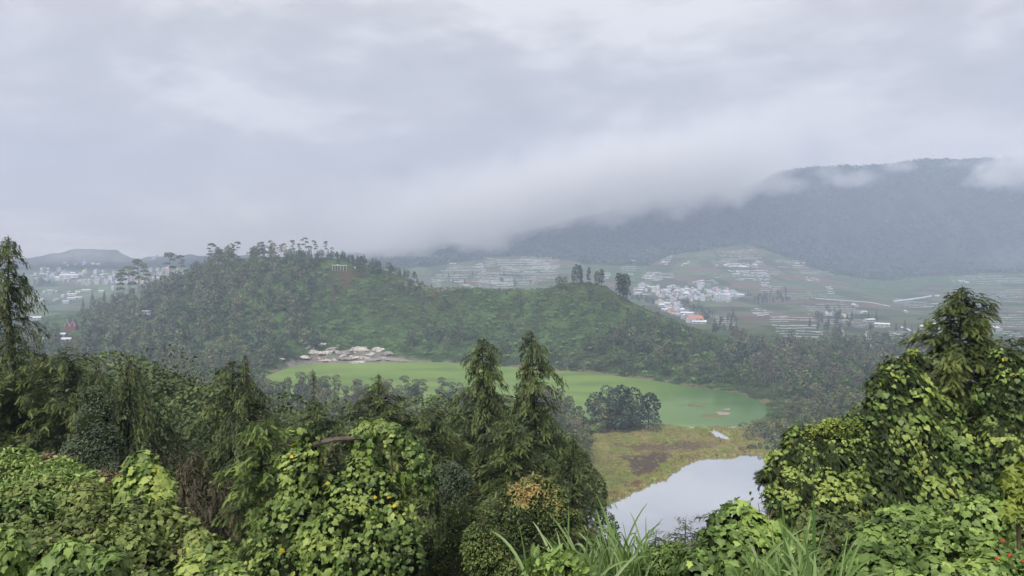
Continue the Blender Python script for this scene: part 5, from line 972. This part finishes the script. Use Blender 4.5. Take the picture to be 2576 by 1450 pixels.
# shrubs of the middle
bush('round_shrub', 'shrub', 'round grey green shrub right of the vine covered tree', [(1140,1190,24,26),(1120,1212,24,30),(1160,1215,24,30),(1142,1240,23.8,38)], 5200, .12, 'small', M_GREYL, 15, jit=.7, shingle=.3, tb=.55, stems=30)
bush('golden_shrub', 'shrub', 'bushy shrub with red and golden young leaves at its top', [(1342,1212,20.5,20),(1330,1235,20.4,32),(1372,1240,20.4,32),(1300,1262,20.2,40),(1345,1270,20,46),(1400,1272,20.2,36),(1262,1310,20,46),(1320,1320,19.8,56),(1385,1320,19.8,50),(1235,1350,19.6,50),(1440,1310,20.2,26)], 11000, .11, 'small', M_GOLD, 16, jit=.7, shingle=.35, tb=.55, top=.35, stems=60)
bush('dark_shrub', 'shrub', 'dark glossy shrub at the bottom, left of the tall grass', fill([(1190,1370),(1260,1345),(1330,1380),(1330,1520),(1180,1520)], lambda x, y: 15, 44, 12, 8), 9000, .10, 'small', M_VINED, 17, jit=.7, shingle=.3, tb=.5, stems=30)
bush('thicket_shrub', 'shrub', 'shaded shrub with thin bare twigs below the round shrub', fill([(1050,1330),(1180,1300),(1200,1450),(1160,1520),(1020,1520)], lambda x, y: 19, 46, 12, 9), 7000, .10, 'small', M_VINED, 18, jit=.8, shingle=.3, tb=.25, stems=160)
# thicket on the right
RT = [(2300,905,17.4,28),(2262,935,17.3,38),(2232,975,17.1,46),(2290,970,17.2,56),(2240,1030,17,60),(2310,1040,17.1,70),(2210,1085,16.8,66),(2290,1110,16.9,80),(2370,1090,17.2,80),(2240,1160,16.7,80),(2330,1190,16.8,90),(2180,1180,16.6,66),(2420,1160,17,80),(2250,1250,16.5,90),(2400,1260,16.6,90),(2340,1290,16.4,90),(2470,1220,16.8,80)]
bush('vine_thicket', 'vine', 'dark thicket hung with heart shaped leaves left of the towering cypress', RT, 5200, .17, 'heart', M_VINE, 20, spr=16000, chains=420, clen=1.3, tb=.45, stems=140, inner=.5)
bush('vine_thicket', 'vine', 'overgrown right edge of the thicket, heart shaped leaves over dark twigs', [(2530,905,16.9,34),(2560,950,16.8,50),(2520,1000,16.9,50),(2580,1040,16.7,66),(2530,1080,16.8,60),(2560,1150,16.6,80),(2600,1220,16.5,90),(2500,1150,17,50)], 2300, .16, 'heart', M_VINE, 21, spr=8000, chains=90, clen=1.1, tb=.5, stems=60, inner=.5)
bush('vine_thicket', 'vine', 'low shoulder of the right thicket beside the bright pond', [(2000,1100,16.4,24),(2010,1130,16.3,38),(2050,1110,16.5,40),(2100,1095,16.6,36),(2150,1085,16.7,36),(1970,1170,16.1,38),(2030,1180,16.1,56),(2100,1160,16.3,60),(2160,1150,16.5,60),(1940,1200,16,28),(2000,1240,15.8,56),(2080,1250,15.9,70),(2150,1250,16.1,70),(1985,1290,15.6,50),(2100,1310,15.6,80)], 5600, .14, 'ivy', M_VINE, 22, disp=.3, jit=.45, spr=13000, chains=170, clen=1., tb=.55, stems=120, inner=.6)
bush('shade_shrub', 'shrub', 'deeply shaded shrub in the gap below the right thicket', [(2060,1340,12,50),(2100,1370,11.5,60),(2070,1410,11,70),(2140,1400,11.5,60),(2100,1460,11,80),(2040,1450,11,60),(2160,1350,12.5,50)], 5200, .11, 'ivy', M_VINED, 31, tb=.3, stems=60)
bush('yellow_shoots', 'shrub', 'tufts of yellow green shoots topping the shoulder of the right thicket', [(2068,1080,16.3,16),(2100,1075,16.3,20),(2130,1078,16.3,18),(2155,1072,16.4,14),(2048,1088,16.3,12),(2215,960,17,10),(2300,890,17.2,10)], 520, .13, 'small', M_SHOOT, 23, jit=.8, shingle=.1, hs=.4, stems=20)
# nearest growth along the bottom edge
bush('gourd_vine', 'vine', 'mound of big pale leaves with curling tendrils at the bottom, right of the pond', [(1870,1310,8.2,36),(1840,1340,8.1,48),(1900,1345,8.1,50),(1950,1350,8.2,42),(1810,1385,7.9,56),(1880,1400,7.9,64),(1960,1405,8,56),(1780,1440,7.8,60),(1860,1470,7.7,80),(1960,1470,7.8,70)], 1900, .15, 'ivy', M_VINEB, 24, disp=.3, jit=.45, tb=.32, stems=90, rz=1.0)
bush('gourd_vine', 'vine', 'rising bank of broad soft green leaves in the bottom right corner', fill([(2160,1430),(2200,1350),(2290,1340),(2400,1345),(2500,1310),(2600,1300),(2640,1520),(2150,1520)], lambda x, y: np.interp(y, [1300, 1400, 1500], [9.2, 7.8, 6.6]), 60, 36, 12), 9000, .11, 'ivy', M_VINEB, 25, disp=.3, jit=.45, tb=.42, stems=60, rz=1.)
bush('leafy_fringe', 'vine', 'fringe of small bright leaves behind the bottom right bank', fill([(2200,1335),(2300,1315),(2450,1320),(2560,1285),(2640,1280),(2640,1320),(2300,1350)], lambda x, y: 9.8, 26, 26, 13), 4600, .10, 'small', M_VINEB, 26, tb=.5, jit=.7, shingle=.3, stems=40)
bush('low_herbs', 'plant', 'light green low herbs between the grass and the leafy mound', fill([(1560,1425),(1680,1400),(1760,1410),(1760,1520),(1560,1520)], lambda x, y: 8.4, 34, 14, 14), 4200, .10, 'small', M_VINEB, 27, tb=.6, jit=.7, shingle=.3, stems=60)
bush('broad_leaf_herb', 'plant', 'bright yellow green broad leaved herb at the bottom, left of the grass', fill([(1330,1415),(1385,1400),(1430,1425),(1440,1520),(1310,1520)], lambda x, y: 7.2, 26, 9, 15), 520, .19, 'small', M_VINEB, 28, tb=.7, jit=.8, shingle=.15, stems=20)
bush('lobed_leaf_plant', 'plant', 'yellow green plant with star shaped leaves at the right edge', [(2566,1192,7.4,16),(2548,1222,7.3,18),(2580,1250,7.2,26),(2556,1285,7.2,24)], 90, .14, 'maple', M_SHOOT, 29, tb=.4, jit=.7, shingle=.3, stems=12, hs=.3)
def flowers():
    r = RNG(3); m = plain('red_petal', (.55, .05, .03), .5, .3)
    for px, py, Y in [(2502,1352,7.35),(2518,1388,6.95),(2566,1364,7.15),(2486,1398,6.9),(2552,1402,6.8)]:
        b = Bag(); c = P(px, py, Y)+np.array([0, -.12, .02])
        for i in range(5):
            a = i*2*pi/5; d = np.array([cos(a), -.3, sin(a)]); V, Fc = inst(LEAF['heart'][0], LEAF['heart'][1], c[None], frames(np.array([[0, -1., .2]]), norm(d[None])), np.array([.022])); b.add(V, Fc)
        tag(link('red_flower', b.mesh('red_flower', [m])), 'small red flower among the broad leaves in the bottom right corner', 'flower', 'red flowers in the bottom right corner')
flowers()
def grass(name, label, px, Y, base, ptops, n, spread, seed, w=.014, stiff=.6):
    r = RNG(seed); c = P(px, base, Y); g = gz(c[0], Y); root = thing(name, (c[0], Y, g), label, 'grass clump'); b = Bag(); st = Bag()
    for i in range(n):
        x = c[0]+r.normal()*spread; y = Y+r.normal()*spread*.5; ht = zpy(r.uniform(*ptops), Y); z0 = c[2]-.5; L = (ht-z0)*r.uniform(.5, 1.12); a = r.uniform(0, 2*pi); out = r.uniform(.12, .6)*(.6+stiff*r.random())
        u = np.linspace(0, 1, 12); dr = r.uniform(.0, .55)**1.2; X = x+cos(a)*L*out*u**1.8; Yy = y+sin(a)*L*out*.6*u**1.8; Z = z0+L*(u-dr*u**3.2)
        p = np.stack([X, Yy, Z], 1); t = norm(np.gradient(p, axis=0)); s = norm(np.cross(t, np.array([sin(a*3)*.6, -1, .2]))); ww = w*r.uniform(.6, 1.35)*np.sin(pi*np.clip(u*.93+.05, 0, 1))**.6
        V = np.concatenate([p-s*ww[:, None], p+[0, .004, -.006], p+s*ww[:, None]]); k = np.arange(11); Fc = np.concatenate([np.stack([k, k+1, k+13, k+12], 1), np.stack([k+12, k+13, k+25, k+24], 1)]); b.add(V, Fc, 0, np.clip(r.normal()*.22+.45, 0, 1))
        if i % 3 == 0: st.tube([[x, y, g-.1], [x, y, z0+L*.15]], [.012, .008], 4, 0)
    part('blades', b, [M_GRASS], root); part('stems', st, [M_STEM], root)
grass('grass_clump', 'tall grass clump in front of the bright pond, its blades arching', 1545, 8.4, 1440, (1245, 1400), 210, .2, 1)
grass('grass_clump', 'thin grass clump leaning left of the main clump', 1425, 8.2, 1450, (1285, 1420), 110, .18, 2)
grass('grass_clump', 'small upright grass tuft right of the main clump', 1618, 8.6, 1430, (1270, 1380), 36, .07, 3)
grass('grass_clump', 'tall grass sprouting from the pale leafy mound', 1965, 7.0, 1440, (1215, 1400), 100, .13, 4)
grass('grass_clump', 'arching grass between the pale leafy mound and the corner bank', 2055, 6.6, 1460, (1270, 1420), 90, .17, 5)

# ------------------------------------------------------------------ give members of small groups a label of their own
def ordinals():
    N_ = ['zero','one','two','three','four','five','six','seven','eight','nine','ten','eleven','twelve']; O_ = ['leftmost','second','third','fourth','fifth','sixth','seventh','eighth','ninth','tenth','eleventh','twelfth']
    bpy.context.view_layer.update(); G = {}
    for o in COL.objects:
        if o.parent is None and o.get('group') and o.get('kind') is None: G.setdefault((o['group'], o['label']), []).append(o)
    for (g, lab), os_ in G.items():
        n = len(os_)
        if n < 2 or n > 12: 
            if n == 1: del os_[0]['group']
            continue
        os_.sort(key=lambda o: proj(o.location.x, o.location.y, o.location.z)[0]); L_ = lab.split()
        for i, o in enumerate(os_):
            w = 'rightmost' if i == n-1 else O_[i]+('' if i == 0 else ' from left'); t = '%s of the %s %s' % (w, N_[n], g)
            if len(t.split()) > 16: t = '%s of the %s %s' % (w.replace(' from left', ''), N_[n], g)
            if len(t.split()) <= 16: o['label'] = t
ordinals()
